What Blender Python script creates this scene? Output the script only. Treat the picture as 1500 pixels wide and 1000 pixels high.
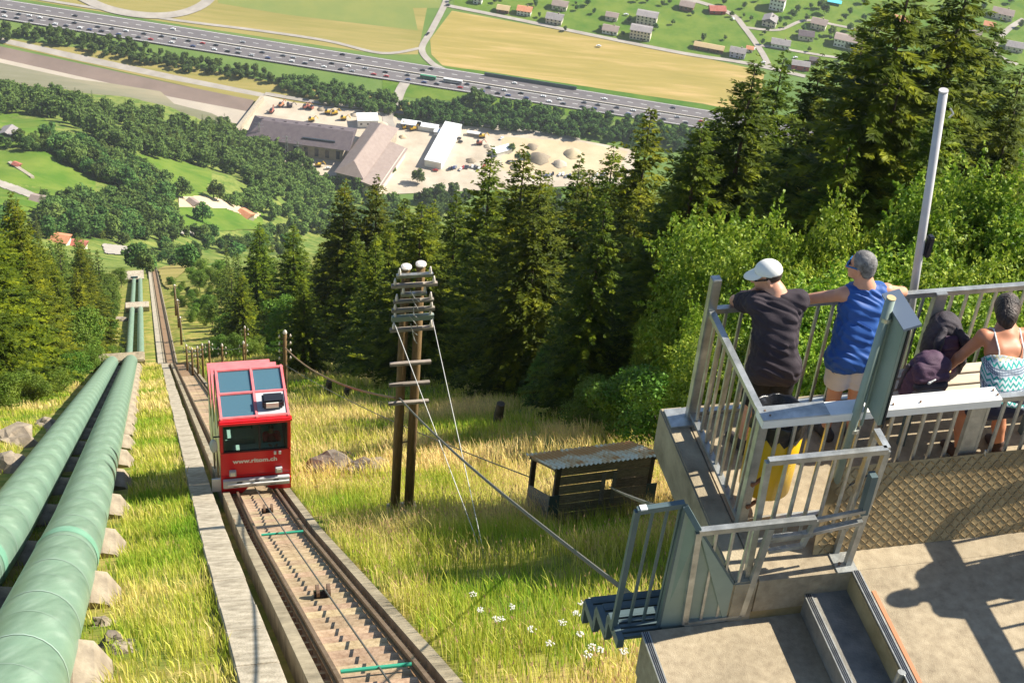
import bpy, bmesh, math, random
import numpy as np
from mathutils import Vector, Matrix
R=math.radians
for o in list(bpy.data.objects): bpy.data.objects.remove(o)
random.seed(7); rng=np.random.default_rng(7)
scn=bpy.context.scene; COL=scn.collection
# ------------------------------------------------------------ camera, world, sun
FPX=2550.; PITCH=R(38.8); ROLL=math.atan2(.098,.995)
Fv=np.array([0,math.cos(PITCH),-math.sin(PITCH)]); U0=np.array([0,math.sin(PITCH),math.cos(PITCH)]); R0=np.array([1.,0,0])
Xv=math.cos(ROLL)*R0+math.sin(ROLL)*U0; Uv=-math.sin(ROLL)*R0+math.cos(ROLL)*U0
cam=bpy.data.cameras.new('camera'); camo=bpy.data.objects.new('camera',cam); COL.objects.link(camo)
cam.sensor_width=36; cam.lens=36*FPX/1500; cam.clip_start=.1; cam.clip_end=12000
camo.matrix_world=Matrix((( Xv[0],Uv[0],-Fv[0],0),(Xv[1],Uv[1],-Fv[1],0),(Xv[2],Uv[2],-Fv[2],0),(0,0,0,1)))
scn.camera=camo
SUN_EL=R(41); SUN_AZ=R(22)      # azimuth from +x towards +y
w=bpy.data.worlds.new('World'); scn.world=w; w.use_nodes=True
nt=w.node_tree; bg=nt.nodes['Background']; sky=nt.nodes.new('ShaderNodeTexSky'); sky.sky_type='NISHITA'; sky.sun_disc=False
sky.sun_elevation=SUN_EL; sky.sun_rotation=R(90)-SUN_AZ; sky.altitude=1500; nt.links.new(sky.outputs[0],bg.inputs[0]); bg.inputs[1].default_value=.085
sl=bpy.data.lights.new('sun','SUN'); sl.energy=5.0; sl.angle=R(.53); sl.color=(1,.93,.80)
so=bpy.data.objects.new('sun',sl); COL.objects.link(so)
sd=Vector((math.cos(SUN_EL)*math.cos(SUN_AZ),math.cos(SUN_EL)*math.sin(SUN_AZ),math.sin(SUN_EL)))
so.rotation_euler=sd.to_track_quat('Z','Y').to_euler(); so.location=(30,20,30)
scn.view_settings.view_transform='Standard'; scn.view_settings.look='None'; scn.view_settings.gamma=1; scn.view_settings.exposure=1.05
try: scn.view_settings.use_curve_mapping=False
except Exception: pass
scn.render.engine='CYCLES'
scn.cycles.max_bounces=7; scn.cycles.transparent_max_bounces=12; scn.cycles.volume_bounces=0
# ------------------------------------------------------------ pixel -> place helpers (photograph is 1500 x 1000)
def ray(x,y): return Fv+(x-750)/FPX*Xv-(y-500)/FPX*Uv
def atz(x,y,z): v=ray(x,y); return v*(z/v[2])
def atd(x,y,d): return ray(x,y)*d
def proj(P):
    P=np.asarray(P,float); d=P@Fv; return 750+FPX*(P@Xv)/d, 500-FPX*(P@Uv)/d, d
def sstep(a,b,x): t=np.clip((x-a)/(b-a),0,1); return t*t*(3-2*t)
PROF=np.array([(-60,40),(-20,8.5),(0,-6.5),(16.05,-19.28),(29.59,-30.27),(133,-110.7),(200,-166.5),(407,-307),(600,-437),(800,-560),(960,-646),(1080,-712),(1190,-772),(1225,-788),(1300,-796),(9000,-796)],float)
TD=np.array([-.2605,.9655]); ND=np.array([.9655,.2605]); W0=2.78
def zprof(s): return np.interp(s,PROF[:,0],PROF[:,1])
def nz(x,y,l,seed=0):
    x=x/l; y=y/l; a=0
    for i in range(4):
        an=1.3*i+seed*.7; f=1.0+.83*i; u=x*math.cos(an)+y*math.sin(an); v=-x*math.sin(an)+y*math.cos(an)
        a=a+np.sin(u*f*2.1+1.7*i+seed+1.3*np.sin(v*f*1.3+seed*2.1))/(1+.6*i)
    return a/2.2
def zt(x,y):
    x=np.asarray(x,float); y=np.asarray(y,float)
    t=np.clip((y-450)/550,0,1); q=(y+(-.27+t*.32)*x)*.9655
    s=x*TD[0]+y*TD[1]; wv=x*ND[0]+y*ND[1]
    q=q+sstep(430,900,y)*(28+100*sstep(-340,-110,x))
    z=zprof(q)
    near=1-sstep(150,300,y)
    off=sstep(3.6,6.5,np.abs(wv-1.2)-0)            # 0 inside the railway corridor
    left=np.clip(-6.2-wv,0,14)
    z=z+near*off*(.28*nz(x,y,5,1)+.10*nz(x,y,1.6,2))+near*left*.13
    z=z+(1-near)*sstep(12,60,np.abs(wv-1.5))*(1-sstep(1000,1150,y))*7*nz(x,y,70,3)
    # trench beside the track and a shallow bed under it
    cor=(wv>.9)&(wv<3.7)&(y<540)
    z=np.where(cor,z-.45,z)
    return z
def hits(px,py):
    px=np.atleast_1d(np.asarray(px,float)); py=np.atleast_1d(np.asarray(py,float))
    V=Fv[None]+((px-750)/FPX)[:,None]*Xv-((py-500)/FPX)[:,None]*Uv
    d=np.full(len(px),14.); done=np.zeros(len(px),bool)
    ab=lambda q: (V*q[:,None])[:,2]-np.maximum(zt(V[:,0]*q,V[:,1]*q),-786)
    for i in range(260):
        done|=ab(d)<0
        if done.all() or d.max()>3000: break
        d=np.where(done,d,d*1.02)
    lo=d/1.02; hi=d
    for i in range(9):
        m=(lo+hi)/2; u=ab(m)<0; hi=np.where(u,m,hi); lo=np.where(u,lo,m)
    P=V*hi[:,None]; P[:,2]=np.maximum(zt(P[:,0],P[:,1]),-786); return P
def hit(px,py): return hits([px],[py])[0]
def inpoly(x,y,poly):
    x=np.asarray(x); y=np.asarray(y); c=np.zeros(x.shape,bool); n=len(poly)
    for i in range(n):
        x0,y0=poly[i]; x1,y1=poly[(i+1)%n]
        if y0==y1: continue
        c^=((y0>y)!=(y1>y))&(x<(x1-x0)*(y-y0)/(y1-y0)+x0)
    return c
def PT(s,w_,h=0.): q=TD*s+ND*w_; return np.array([q[0],q[1],float(zprof(s))+h])
# platform frame: a right, b towards the camera, h up
KP=1.08; C0=np.array([1.39,9.93]); th=R(16); AX=np.array([math.cos(th),math.sin(th)]); BX=np.array([math.sin(th),-math.cos(th)]); Z0=-8.55
def PF(a,b,h): q=C0+a*AX+b*BX; return KP*np.array([q[0],q[1],Z0+h])
# ------------------------------------------------------------ materials
def mat(name,c1,c2=None,scale=6.,rough=.75,metal=0.,bump=0.,bscale=None,rnd=0.,transl=0.,coord='Object',c3=None,spec=.35,attr=None,fac=(.35,.65),stretch=None,alpha=None,detail=6,stain=None):
    m=bpy.data.materials.new(name); m.use_nodes=True; n=m.node_tree.nodes; L=m.node_tree.links; b=n['Principled BSDF']
    b.inputs['Roughness'].default_value=rough; b.inputs['Metallic'].default_value=metal; b.inputs['Specular IOR Level'].default_value=spec
    c1=(*c1,1); b.inputs['Base Color'].default_value=c1
    tc=n.new('ShaderNodeTexCoord'); vec=tc.outputs['Object']
    if coord=='Position': g=n.new('ShaderNodeNewGeometry'); vec=g.outputs['Position']
    if stretch: mp=n.new('ShaderNodeMapping'); mp.inputs['Scale'].default_value=stretch; L.new(vec,mp.inputs[0]); vec=mp.outputs[0]
    col=None
    if attr: a=n.new('ShaderNodeAttribute'); a.attribute_name=attr; col=a.outputs['Color']
    if c2:
        t=n.new('ShaderNodeTexNoise'); t.inputs['Scale'].default_value=scale; t.inputs['Detail'].default_value=detail; t.inputs['Roughness'].default_value=.62; L.new(vec,t.inputs['Vector'])
        r=n.new('ShaderNodeValToRGB'); e=r.color_ramp.elements; e[0].position=fac[0]; e[0].color=c1; e[1].position=fac[1]; e[1].color=(*c2,1)
        if c3: k=e.new((fac[0]+fac[1])/2); k.color=(*c3,1)
        L.new(t.outputs['Fac'],r.inputs[0]); col=r.outputs[0]
    if rnd:
        oi=n.new('ShaderNodeObjectInfo'); h=n.new('ShaderNodeHueSaturation')
        mr=n.new('ShaderNodeMapRange'); mr.inputs['To Min'].default_value=1-rnd; mr.inputs['To Max'].default_value=1+rnd; L.new(oi.outputs['Random'],mr.inputs[0]); L.new(mr.outputs[0],h.inputs['Value'])
        mh=n.new('ShaderNodeMapRange'); mh.inputs['To Min'].default_value=.5-.035*rnd*3; mh.inputs['To Max'].default_value=.5+.03*rnd*3
        ma=n.new('ShaderNodeMath'); ma.operation='FRACT'; mm=n.new('ShaderNodeMath'); mm.operation='MULTIPLY'; mm.inputs[1].default_value=7.31
        L.new(oi.outputs['Random'],mm.inputs[0]); L.new(mm.outputs[0],ma.inputs[0]); L.new(ma.outputs[0],mh.inputs[0]); L.new(mh.outputs[0],h.inputs['Hue'])
        if col: L.new(col,h.inputs['Color'])
        else: h.inputs['Color'].default_value=c1
        col=h.outputs[0]
    if stain and col:
        t3=n.new('ShaderNodeTexNoise'); t3.inputs['Scale'].default_value=stain[0]; t3.inputs['Detail'].default_value=7; t3.inputs['Roughness'].default_value=.65; L.new(vec,t3.inputs['Vector'])
        r3=n.new('ShaderNodeMapRange'); r3.inputs[1].default_value=.36; r3.inputs[2].default_value=.58; r3.inputs[3].default_value=stain[1]; r3.inputs[4].default_value=1.; L.new(t3.outputs['Fac'],r3.inputs[0])
        m3=n.new('ShaderNodeMix'); m3.data_type='RGBA'; m3.blend_type='MULTIPLY'; m3.inputs[0].default_value=1; L.new(col,m3.inputs[6]); L.new(r3.outputs[0],m3.inputs[7]); col=m3.outputs[2]
    if col: L.new(col,b.inputs['Base Color'])
    if bump:
        t2=n.new('ShaderNodeTexNoise'); t2.inputs['Scale'].default_value=bscale or scale*4; t2.inputs['Detail'].default_value=8; L.new(vec,t2.inputs['Vector'])
        bp=n.new('ShaderNodeBump'); bp.inputs['Strength'].default_value=bump; bp.inputs['Distance'].default_value=.02; L.new(t2.outputs['Fac'],bp.inputs['Height']); L.new(bp.outputs[0],b.inputs['Normal'])
    if transl:
        tr=n.new('ShaderNodeBsdfTranslucent'); mx=n.new('ShaderNodeMixShader'); mx.inputs[0].default_value=transl
        if col: L.new(col,tr.inputs[0])
        else: tr.inputs[0].default_value=c1
        L.new(b.outputs[0],mx.inputs[1]); L.new(tr.outputs[0],mx.inputs[2]); L.new(mx.outputs[0],n['Material Output'].inputs[0])
    if alpha is not None: b.inputs['Alpha'].default_value=alpha
    return m
MT={}
def defm(k,*a,**kw): MT[k]=mat(k,*a,**kw)
defm('hillside',(.10,.16,.022),(.40,.31,.10),scale=.5,c3=(.22,.22,.045),coord='Position',bump=.6,bscale=9,rough=.95,spec=.1)
_m=MT['hillside']; _n=_m.node_tree.nodes; _l=_m.node_tree.links; _b=_n['Principled BSDF']; _src=_b.inputs['Base Color'].links[0].from_socket
_g=_n.new('ShaderNodeNewGeometry'); _s=_n.new('ShaderNodeSeparateXYZ'); _r=_n.new('ShaderNodeMapRange'); _r.inputs[1].default_value=330; _r.inputs[2].default_value=470; _x=_n.new('ShaderNodeMix'); _x.data_type='RGBA'; _t=_n.new('ShaderNodeTexNoise'); _t.inputs['Scale'].default_value=.09; _t.inputs['Detail'].default_value=9; _t.inputs['Roughness'].default_value=.75; _rr=_n.new('ShaderNodeValToRGB'); _rr.color_ramp.elements[0].color=(.05,.115,.015,1); _rr.color_ramp.elements[1].color=(.26,.27,.07,1); _rr.color_ramp.elements[0].position=.36; _rr.color_ramp.elements[1].position=.68
_l.new(_g.outputs['Position'],_s.inputs[0]); _l.new(_s.outputs[1],_r.inputs[0]); _l.new(_r.outputs[0],_x.inputs[0]); _l.new(_src,_x.inputs[6]); _l.new(_g.outputs['Position'],_t.inputs['Vector']); _l.new(_t.outputs[0],_rr.inputs[0]); _l.new(_rr.outputs[0],_x.inputs[7]); _l.new(_x.outputs[2],_b.inputs['Base Color'])
defm('valley_grass',(.09,.16,.035),(.14,.20,.05),scale=.02,coord='Position',rough=.95,spec=.1)
defm('meadow',(.07,.145,.015),(.145,.20,.03),scale=.05,coord='Position',rough=.95,spec=.1,detail=10)
defm('hay',(.27,.22,.06),(.44,.31,.13),scale=.03,c3=(.32,.25,.075),coord='Position',rough=.95,spec=.1,stretch=(.35,3.5,1),detail=9)
defm('hay2',(.22,.20,.055),(.32,.255,.09),scale=.03,coord='Position',rough=.95,spec=.1,stretch=(.35,3.5,1),detail=9)
defm('crop',(.16,.20,.055),(.20,.22,.06),scale=.03,coord='Position',rough=.95,spec=.1)
defm('verge',(.05,.13,.015),(.10,.17,.02),scale=.05,coord='Position',rough=.95,spec=.1)
defm('asphalt_far',(.115,.105,.11),(.155,.14,.14),scale=.05,coord='Position',rough=.85,stretch=(.3,3,1))
defm('pale_road',(.28,.25,.215),(.37,.335,.29),scale=.08,coord='Position',rough=.9)
defm('gravel_yard',(.36,.30,.225),(.54,.47,.37),scale=.06,c3=(.46,.39,.30),coord='Position',rough=.95,bump=.3,bscale=1,detail=10,fac=(.28,.72))
defm('earth',(.46,.35,.22),(.56,.46,.30),scale=.04,coord='Position',rough=.95)
defm('river_mud',(.17,.125,.10),(.21,.155,.125),scale=.04,coord='Position',rough=.8)
defm('river_sand',(.36,.31,.25),(.44,.38,.30),scale=.03,coord='Position',rough=.8)
defm('river_water',(.17,.165,.09),(.30,.26,.17),scale=.014,c3=(.21,.20,.13),coord='Position',rough=.75,spec=.2,stretch=(.4,2.5,1))
defm('white_line',(.75,.75,.72),rough=.7)
defm('concrete',(.24,.195,.125),(.44,.37,.25),scale=4,bump=.4,bscale=40,rough=.9,c3=(.35,.29,.195),fac=(.25,.75),detail=9,stain=(1.1,.6))
defm('concrete_dirty',(.17,.12,.045),(.38,.30,.16),scale=2.2,bump=.3,bscale=30,rough=.9,fac=(.3,.7))
defm('concrete_pale',(.29,.24,.17),(.56,.485,.375),scale=3.4,bump=.7,bscale=24,rough=.92,c3=(.44,.38,.285),fac=(.28,.72),detail=10,stain=(.8,.72))
defm('terrace',(.26,.205,.135),(.46,.38,.26),scale=14,bump=.35,bscale=150,rough=.92,c3=(.37,.30,.20),coord='Position',fac=(.25,.75),detail=10,stain=(1.3,.76))
defm('step_dark',(.14,.135,.12),(.27,.25,.21),scale=4,bump=.4,bscale=60,rough=.9)
defm('galv',(.40,.41,.39),(.56,.57,.54),scale=9,rough=.42,metal=.75,bump=.08,bscale=60,stain=(2.5,.7))
defm('alu',(.74,.73,.69),(.82,.81,.77),scale=6,rough=.45,metal=.15,stretch=(.3,3,3))
defm('steel_blue',(.075,.115,.125),(.115,.155,.16),scale=3,rough=.5,metal=.2)
defm('sign_green',(.225,.285,.245),(.28,.335,.29),scale=3,rough=.5,metal=.2)
defm('sign_cap',(.16,.20,.26),rough=.4,metal=.2)
defm('white_pole',(.46,.44,.44),(.54,.52,.52),scale=5,rough=.35)
defm('plate',(.22,.15,.07),(.33,.24,.12),scale=7,rough=.34,metal=.4)  # brown-gold of the reflected warm terrace is put into the base colour
defm('yellow',(.78,.48,.012),(.70,.40,.01),scale=4,rough=.35,spec=.5)
defm('black_bag',(.012,.012,.014),rough=.28,spec=.5,bump=.6,bscale=14)
defm('rust',(.22,.085,.035),(.34,.15,.07),scale=12,rough=.85)
defm('corrugated',(.46,.48,.50),(.30,.12,.05),scale=1.7,c3=(.38,.27,.20),rough=.5,metal=.3,fac=(.40,.58),stretch=(1,.35,1))
defm('plank',(.20,.16,.105),(.36,.29,.20),scale=3,rough=.9,bump=.5,bscale=8,stretch=(1,8,8),rnd=.2)
defm('plank_grey',(.20,.175,.14),(.34,.30,.245),scale=3,rough=.9,bump=.5,bscale=8,stretch=(1,8,8),rnd=.2)
defm('pole_wood',(.12,.075,.03),(.21,.135,.06),scale=5,rough=.9,bump=.4,stretch=(6,6,.6))
defm('insulator',(.62,.55,.48),(.72,.66,.6),scale=5,rough=.25,spec=.6)
defm('wire',(.10,.095,.09),rough=.6)
defm('wire_pale',(.42,.42,.40),rough=.5,metal=.3)
defm('cable_brown',(.22,.13,.075),(.28,.18,.1),scale=9,rough=.8)
defm('pipe_green',(.135,.235,.17),(.29,.39,.31),scale=2.2,c3=(.185,.29,.215),rough=.36,spec=.5,stretch=(2.5,.3,.3),bump=.1,bscale=3,fac=(.25,.78),detail=7,stain=(.9,.74))
defm('pipe_seam',(.30,.40,.34),rough=.5)
defm('pipe_band',(.13,.31,.21),(.18,.36,.26),scale=3,rough=.4)
defm('rail_steel',(.16,.10,.065),(.25,.17,.12),scale=6,rough=.55,metal=.4)
defm('sleeper',(.27,.185,.105),(.44,.33,.21),scale=5,bump=.6,bscale=20,rough=.93,rnd=.16)
defm('green_bar',(.03,.30,.19),rough=.5)
defm('red_paint',(.60,.012,.018),(.66,.018,.024),scale=2,rough=.3,spec=.5)
defm('red_faded',(.66,.15,.16),(.70,.21,.21),scale=3,rough=.35,spec=.5)
defm('roof_glass',(.10,.20,.26),(.14,.26,.32),scale=2,rough=.14,spec=.7)
defm('side_metal',(.38,.33,.22),(.50,.45,.32),scale=1.4,rough=.28,metal=.7)  # yellowish tone paints the grass mirrored in the car's side
defm('dark_glass',(.02,.028,.028),rough=.06,spec=.7)
defm('white_paint',(.72,.72,.72),rough=.5)
defm('grey_paint',(.45,.47,.49),rough=.45)
defm('black_plastic',(.018,.02,.026),rough=.35)
defm('lamp_glass',(.75,.74,.66),rough=.12,spec=.7)
defm('cab_interior',(.42,.58,.53),(.5,.66,.6),scale=3,rough=.6)  # pale teal puts the windscreen's reflections into the cab colour
defm('rock',(.07,.058,.045),(.24,.20,.16),scale=1.6,bump=.8,bscale=6,rough=.95,c3=(.14,.115,.09))
defm('rock_pale',(.15,.12,.085),(.36,.30,.22),scale=2.4,bump=.7,bscale=14,rough=.95,c3=(.25,.205,.15),fac=(.28,.72),detail=9)
defm('bark',(.055,.04,.028),(.12,.09,.065),scale=4,rough=.95,bump=.6)
defm('bark_grey',(.13,.115,.09),(.21,.19,.155),scale=4,rough=.95)
defm('needle',(.018,.040,.002),(.24,.27,.008),scale=1.1,rough=.6,rnd=.22,transl=.25,spec=.15,c3=(.078,.112,.005),fac=(.32,.68))  # colour spread paints near-black shaded interiors and sunlit yellow-green tips
defm('needle_light',(.07,.14,.012),(.15,.23,.02),scale=1.2,rough=.65,rnd=.2,transl=.3,spec=.25)
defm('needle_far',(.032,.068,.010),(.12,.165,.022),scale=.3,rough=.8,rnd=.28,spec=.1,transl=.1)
defm('leaf_near',(.06,.14,.007),(.48,.56,.07),scale=3.,rough=.55,rnd=.12,transl=.36,spec=.3,c3=(.19,.30,.02))  # colour noise paints lime sun highlights and dark gaps into the leaves
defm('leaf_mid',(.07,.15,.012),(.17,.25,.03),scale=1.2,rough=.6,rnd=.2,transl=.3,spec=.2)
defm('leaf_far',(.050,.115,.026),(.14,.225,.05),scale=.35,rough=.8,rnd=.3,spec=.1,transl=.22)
defm('grass',(.2,.2,.05),attr='col',rough=.7,transl=.35,spec=.25)
defm('flower_white',(.75,.74,.68),rough=.8,transl=.2)
defm('skin',(.52,.25,.155),(.60,.31,.20),scale=9,rough=.5,spec=.4)
defm('skin_tan',(.46,.185,.095),(.52,.22,.12),scale=9,rough=.5,spec=.4)
defm('tee_black',(.030,.022,.028),(.045,.034,.042),scale=5,rough=.85,bump=.2,bscale=400)
defm('shorts_black',(.012,.010,.011),rough=.85)
defm('shirt_blue',(.018,.075,.28),(.025,.095,.33),scale=6,rough=.6)
defm('shorts_white',(.55,.50,.50),(.62,.57,.57),scale=4,rough=.8)
defm('shorts_grey',(.30,.26,.30),(.36,.32,.36),scale=12,rough=.8)
defm('shorts_navy',(.03,.028,.05),rough=.8)
defm('cap_white',(.72,.71,.66),(.78,.77,.72),scale=6,rough=.8)
defm('hair_grey',(.085,.08,.076),(.24,.23,.22),scale=24,rough=.65,bump=.35,bscale=120)
defm('hair_long',(.018,.011,.009),(.16,.12,.10),scale=11,rough=.45,bump=.8,bscale=60,stretch=(1,1,.3),fac=(.45,.8))
defm('hair_dark',(.05,.035,.025),rough=.6)
defm('glasses',(.01,.01,.01),rough=.1,spec=.6)
defm('glasses_blue',(.01,.12,.35),rough=.15,spec=.6)
defm('shoe_dark',(.035,.028,.026),(.06,.05,.045),scale=14,rough=.7)
defm('sandal',(.06,.03,.02),rough=.7)
defm('pack_black',(.035,.03,.037),(.075,.062,.075),scale=7,rough=.7,bump=.4,bscale=200)
defm('pack_purple',(.055,.025,.05),(.11,.06,.10),scale=5,rough=.7,bump=.3,bscale=150)
defm('pack_mesh',(.17,.15,.14),rough=.8)
defm('bench_wood',(.50,.42,.32),(.62,.54,.43),scale=3,rough=.8,stretch=(1,8,8))
defm('gold',(.7,.45,.12),rough=.3,metal=.9)
defm('roof_dark',(.095,.075,.085),(.13,.105,.11),scale=.3,rough=.85)
defm('roof_brown',(.26,.20,.175),(.31,.245,.215),scale=.3,rough=.85)
defm('roof_orange',(.50,.20,.10),(.58,.27,.15),scale=.5,rough=.85)
defm('roof_red',(.34,.10,.075),(.42,.15,.11),scale=.5,rough=.85)
defm('roof_tan',(.45,.33,.17),(.50,.38,.21),scale=.5,rough=.85)
defm('roof_grey',(.22,.20,.20),(.29,.265,.26),scale=.5,rough=.85)
defm('roof_white',(.70,.72,.72),(.76,.78,.78),scale=.3,rough=.6)
defm('stucco_cream',(.58,.52,.42),(.64,.58,.48),scale=.4,rough=.9)
defm('stucco_white',(.74,.73,.70),rough=.9)
defm('stucco_lilac',(.42,.42,.56),rough=.9)
defm('stone_wall_far',(.30,.255,.19),(.42,.36,.28),scale=.4,rough=.95)
defm('barn_wood',(.16,.09,.05),(.22,.13,.08),scale=.6,rough=.95)
defm('barn_red',(.36,.07,.05),rough=.9)
defm('window_far',(.03,.04,.05),rough=.2,spec=.5)
defm('pool',(.12,.55,.68),rough=.2)
defm('yellow_machine',(.62,.38,.03),rough=.6)
defm('green_bus',(.05,.22,.12),rough=.5)
for i,c in enumerate([(.03,.035,.05),(.05,.055,.07),(.6,.6,.6),(.015,.016,.02),(.3,.31,.33),(.35,.03,.03),(.7,.7,.7),(.04,.06,.16)]): defm('car%d'%i,c,rough=.3,spec=.5)
defm('tyre',(.02,.02,.02),rough=.9)
# woman's patterned top: woven zigzag print
def printed_top():
    m=bpy.data.materials.new('printed_top'); m.use_nodes=True; n=m.node_tree.nodes; L=m.node_tree.links; b=n['Principled BSDF']; b.inputs['Roughness'].default_value=.8
    tc=n.new('ShaderNodeTexCoord'); sp=n.new('ShaderNodeSeparateXYZ'); L.new(tc.outputs['Object'],sp.inputs[0])
    def mth(op,a,b_=None,c=None):
        k=n.new('ShaderNodeMath'); k.operation=op
        for i,v in enumerate((a,b_,c)):
            if v is None: continue
            if isinstance(v,(int,float)): k.inputs[i].default_value=v
            else: L.new(v,k.inputs[i])
        return k.outputs[0]
    zz=mth('PINGPONG',mth('MULTIPLY',sp.outputs[0],1.),.022)
    st=mth('PINGPONG',mth('MULTIPLY',mth('ADD',sp.outputs[2],zz),1.),.016)
    zig=mth('GREATER_THAN',st,.0085)
    band=mth('PINGPONG',sp.outputs[2],.055)
    isb=mth('GREATER_THAN',band,.036)
    dots=mth('GREATER_THAN',mth('MULTIPLY',mth('PINGPONG',sp.outputs[0],.006),mth('PINGPONG',sp.outputs[2],.006)),.000011)
    r=n.new('ShaderNodeValToRGB'); r.color_ramp.interpolation='CONSTANT'; e=r.color_ramp.elements
    e[0].color=(.03,.32,.28,1); e[0].position=0; e[1].color=(.55,.52,.32,1); e[1].position=.52
    k=e.new(.78); k.color=(.42,.46,.50,1)
    mr=n.new('ShaderNodeMapRange'); mr.inputs['From Min'].default_value=0; mr.inputs['From Max'].default_value=.42; L.new(sp.outputs[2],mr.inputs[0]); L.new(mr.outputs[0],r.inputs[0])
    m1=n.new('ShaderNodeMix'); m1.data_type='RGBA'; L.new(zig,m1.inputs[0]); m1.inputs[6].default_value=(.55,.60,.62,1); L.new(r.outputs[0],m1.inputs[7])
    m2=n.new('ShaderNodeMix'); m2.data_type='RGBA'; L.new(dots,m2.inputs[0]); m2.inputs[6].default_value=(.10,.14,.20,1); m2.inputs[7].default_value=(.50,.56,.60,1)
    m3=n.new('ShaderNodeMix'); m3.data_type='RGBA'; L.new(isb,m3.inputs[0]); L.new(m1.outputs[2],m3.inputs[6]); L.new(m2.outputs[2],m3.inputs[7])
    L.new(m3.outputs[2],b.inputs['Base Color']); return m
MT['printed_top']=printed_top()
def glassy(name,tint,a):
    m=mat(name,tint,rough=.05,spec=.7); n=m.node_tree.nodes; L=m.node_tree.links
    tr=n.new('ShaderNodeBsdfTransparent'); tr.inputs[0].default_value=(.75,.85,.82,1); mx=n.new('ShaderNodeMixShader'); mx.inputs[0].default_value=a
    L.new(tr.outputs[0],mx.inputs[1]); L.new(n['Principled BSDF'].outputs[0],mx.inputs[2]); L.new(mx.outputs[0],n['Material Output'].inputs[0]); return m
MT['roof_glass']=glassy('roof_glass',(.10,.21,.28),.6)
MT['windscreen']=glassy('windscreen',(.05,.08,.075),.12)
# ------------------------------------------------------------ mesh building
class MB:
    def __init__(s): s.v=[]; s.f=[]; s.m=[]; s.cm=0
    def add(s,vs,fs):
        n=len(s.v); s.v+= [tuple(map(float,p)) for p in vs]; s.f+=[tuple(i+n for i in f) for f in fs]; s.m+=[s.cm]*len(fs); return s
    def box(s,c,sz,ex=None,ey=None,ez=None):
        c=np.array(c,float); ex=np.array(ex if ex is not None else (1,0,0),float); ey=np.array(ey if ey is not None else (0,1,0),float); ez=np.array(ez if ez is not None else np.cross(ex,ey),float)
        h=np.array(sz,float)/2; vs=[c+sx*h[0]*ex+sy*h[1]*ey+q*h[2]*ez for q in(-1,1) for sy in(-1,1) for sx in(-1,1)]
        return s.add(vs,[(0,2,3,1),(4,5,7,6),(0,1,5,4),(2,6,7,3),(0,4,6,2),(1,3,7,5)])
    def hexa(s,p): return s.add(p,[(0,3,2,1),(4,5,6,7),(0,1,5,4),(1,2,6,5),(2,3,7,6),(3,0,4,7)])   # 4 bottom + 4 top
    def beam(s,p0,p1,wd,ht,up=(0,0,1)):
        p0=np.array(p0,float); p1=np.array(p1,float); ey=p1-p0; l=np.linalg.norm(ey); ey/=l; ex=np.cross(ey,up); n=np.linalg.norm(ex)
        ex=np.array([1.,0,0]) if n<1e-6 else ex/n
        return s.box((p0+p1)/2,(wd,l,ht),ex,ey,np.cross(ex,ey))
    def tube(s,pts,r,n=8,cap=True):
        pts=[np.array(p,float) for p in pts]; rs=[r]*len(pts) if np.isscalar(r) else r; vs=[]; fs=[]; ref=None
        for i,p in enumerate(pts):
            t=pts[min(i+1,len(pts)-1)]-pts[max(i-1,0)]; t/=np.linalg.norm(t)+1e-12
            if ref is None: ref=np.array([0,0,1.]) if abs(t[2])<.9 else np.array([1.,0,0])
            x=np.cross(t,ref); x/=np.linalg.norm(x)+1e-12; y=np.cross(x,t); ref=y
            vs+=[p+rs[i]*(math.cos(2*math.pi*k/n)*x+math.sin(2*math.pi*k/n)*y) for k in range(n)]
        for i in range(len(pts)-1):
            for k in range(n): a=i*n+k; b=i*n+(k+1)%n; fs.append((a,b,b+n,a+n))
        if cap: fs.append(tuple(range(n-1,-1,-1))); fs.append(tuple((len(pts)-1)*n+k for k in range(n)))
        return s.add(vs,fs)
    def prism(s,poly,z0,z1):
        n=len(poly); return s.add([(*p[:2],z0) for p in poly]+[(*p[:2],z1) for p in poly],[tuple(range(n-1,-1,-1)),tuple(range(n,2*n))]+[(i,(i+1)%n,n+(i+1)%n,n+i) for i in range(n)])
    def sphere(s,c,r,nu=10,nv=7):
        r=np.ones(3)*r; c=np.array(c,float); vs=[c+r*(0,0,-1)]; fs=[]
        for j in range(1,nv):
            a=-math.pi/2+math.pi*j/nv
            vs+=[c+r*(math.cos(a)*math.cos(2*math.pi*i/nu),math.cos(a)*math.sin(2*math.pi*i/nu),math.sin(a)) for i in range(nu)]
        vs.append(c+r*(0,0,1)); T=len(vs)-1
        for i in range(nu): fs.append((0,1+(i+1)%nu,1+i)); fs.append((T,T-nu+i,T-nu+(i+1)%nu))
        for j in range(nv-2):
            for i in range(nu): a=1+j*nu+i; b=1+j*nu+(i+1)%nu; fs.append((a,b,b+nu,a+nu))
        return s.add(vs,fs)
WL={}
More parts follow.
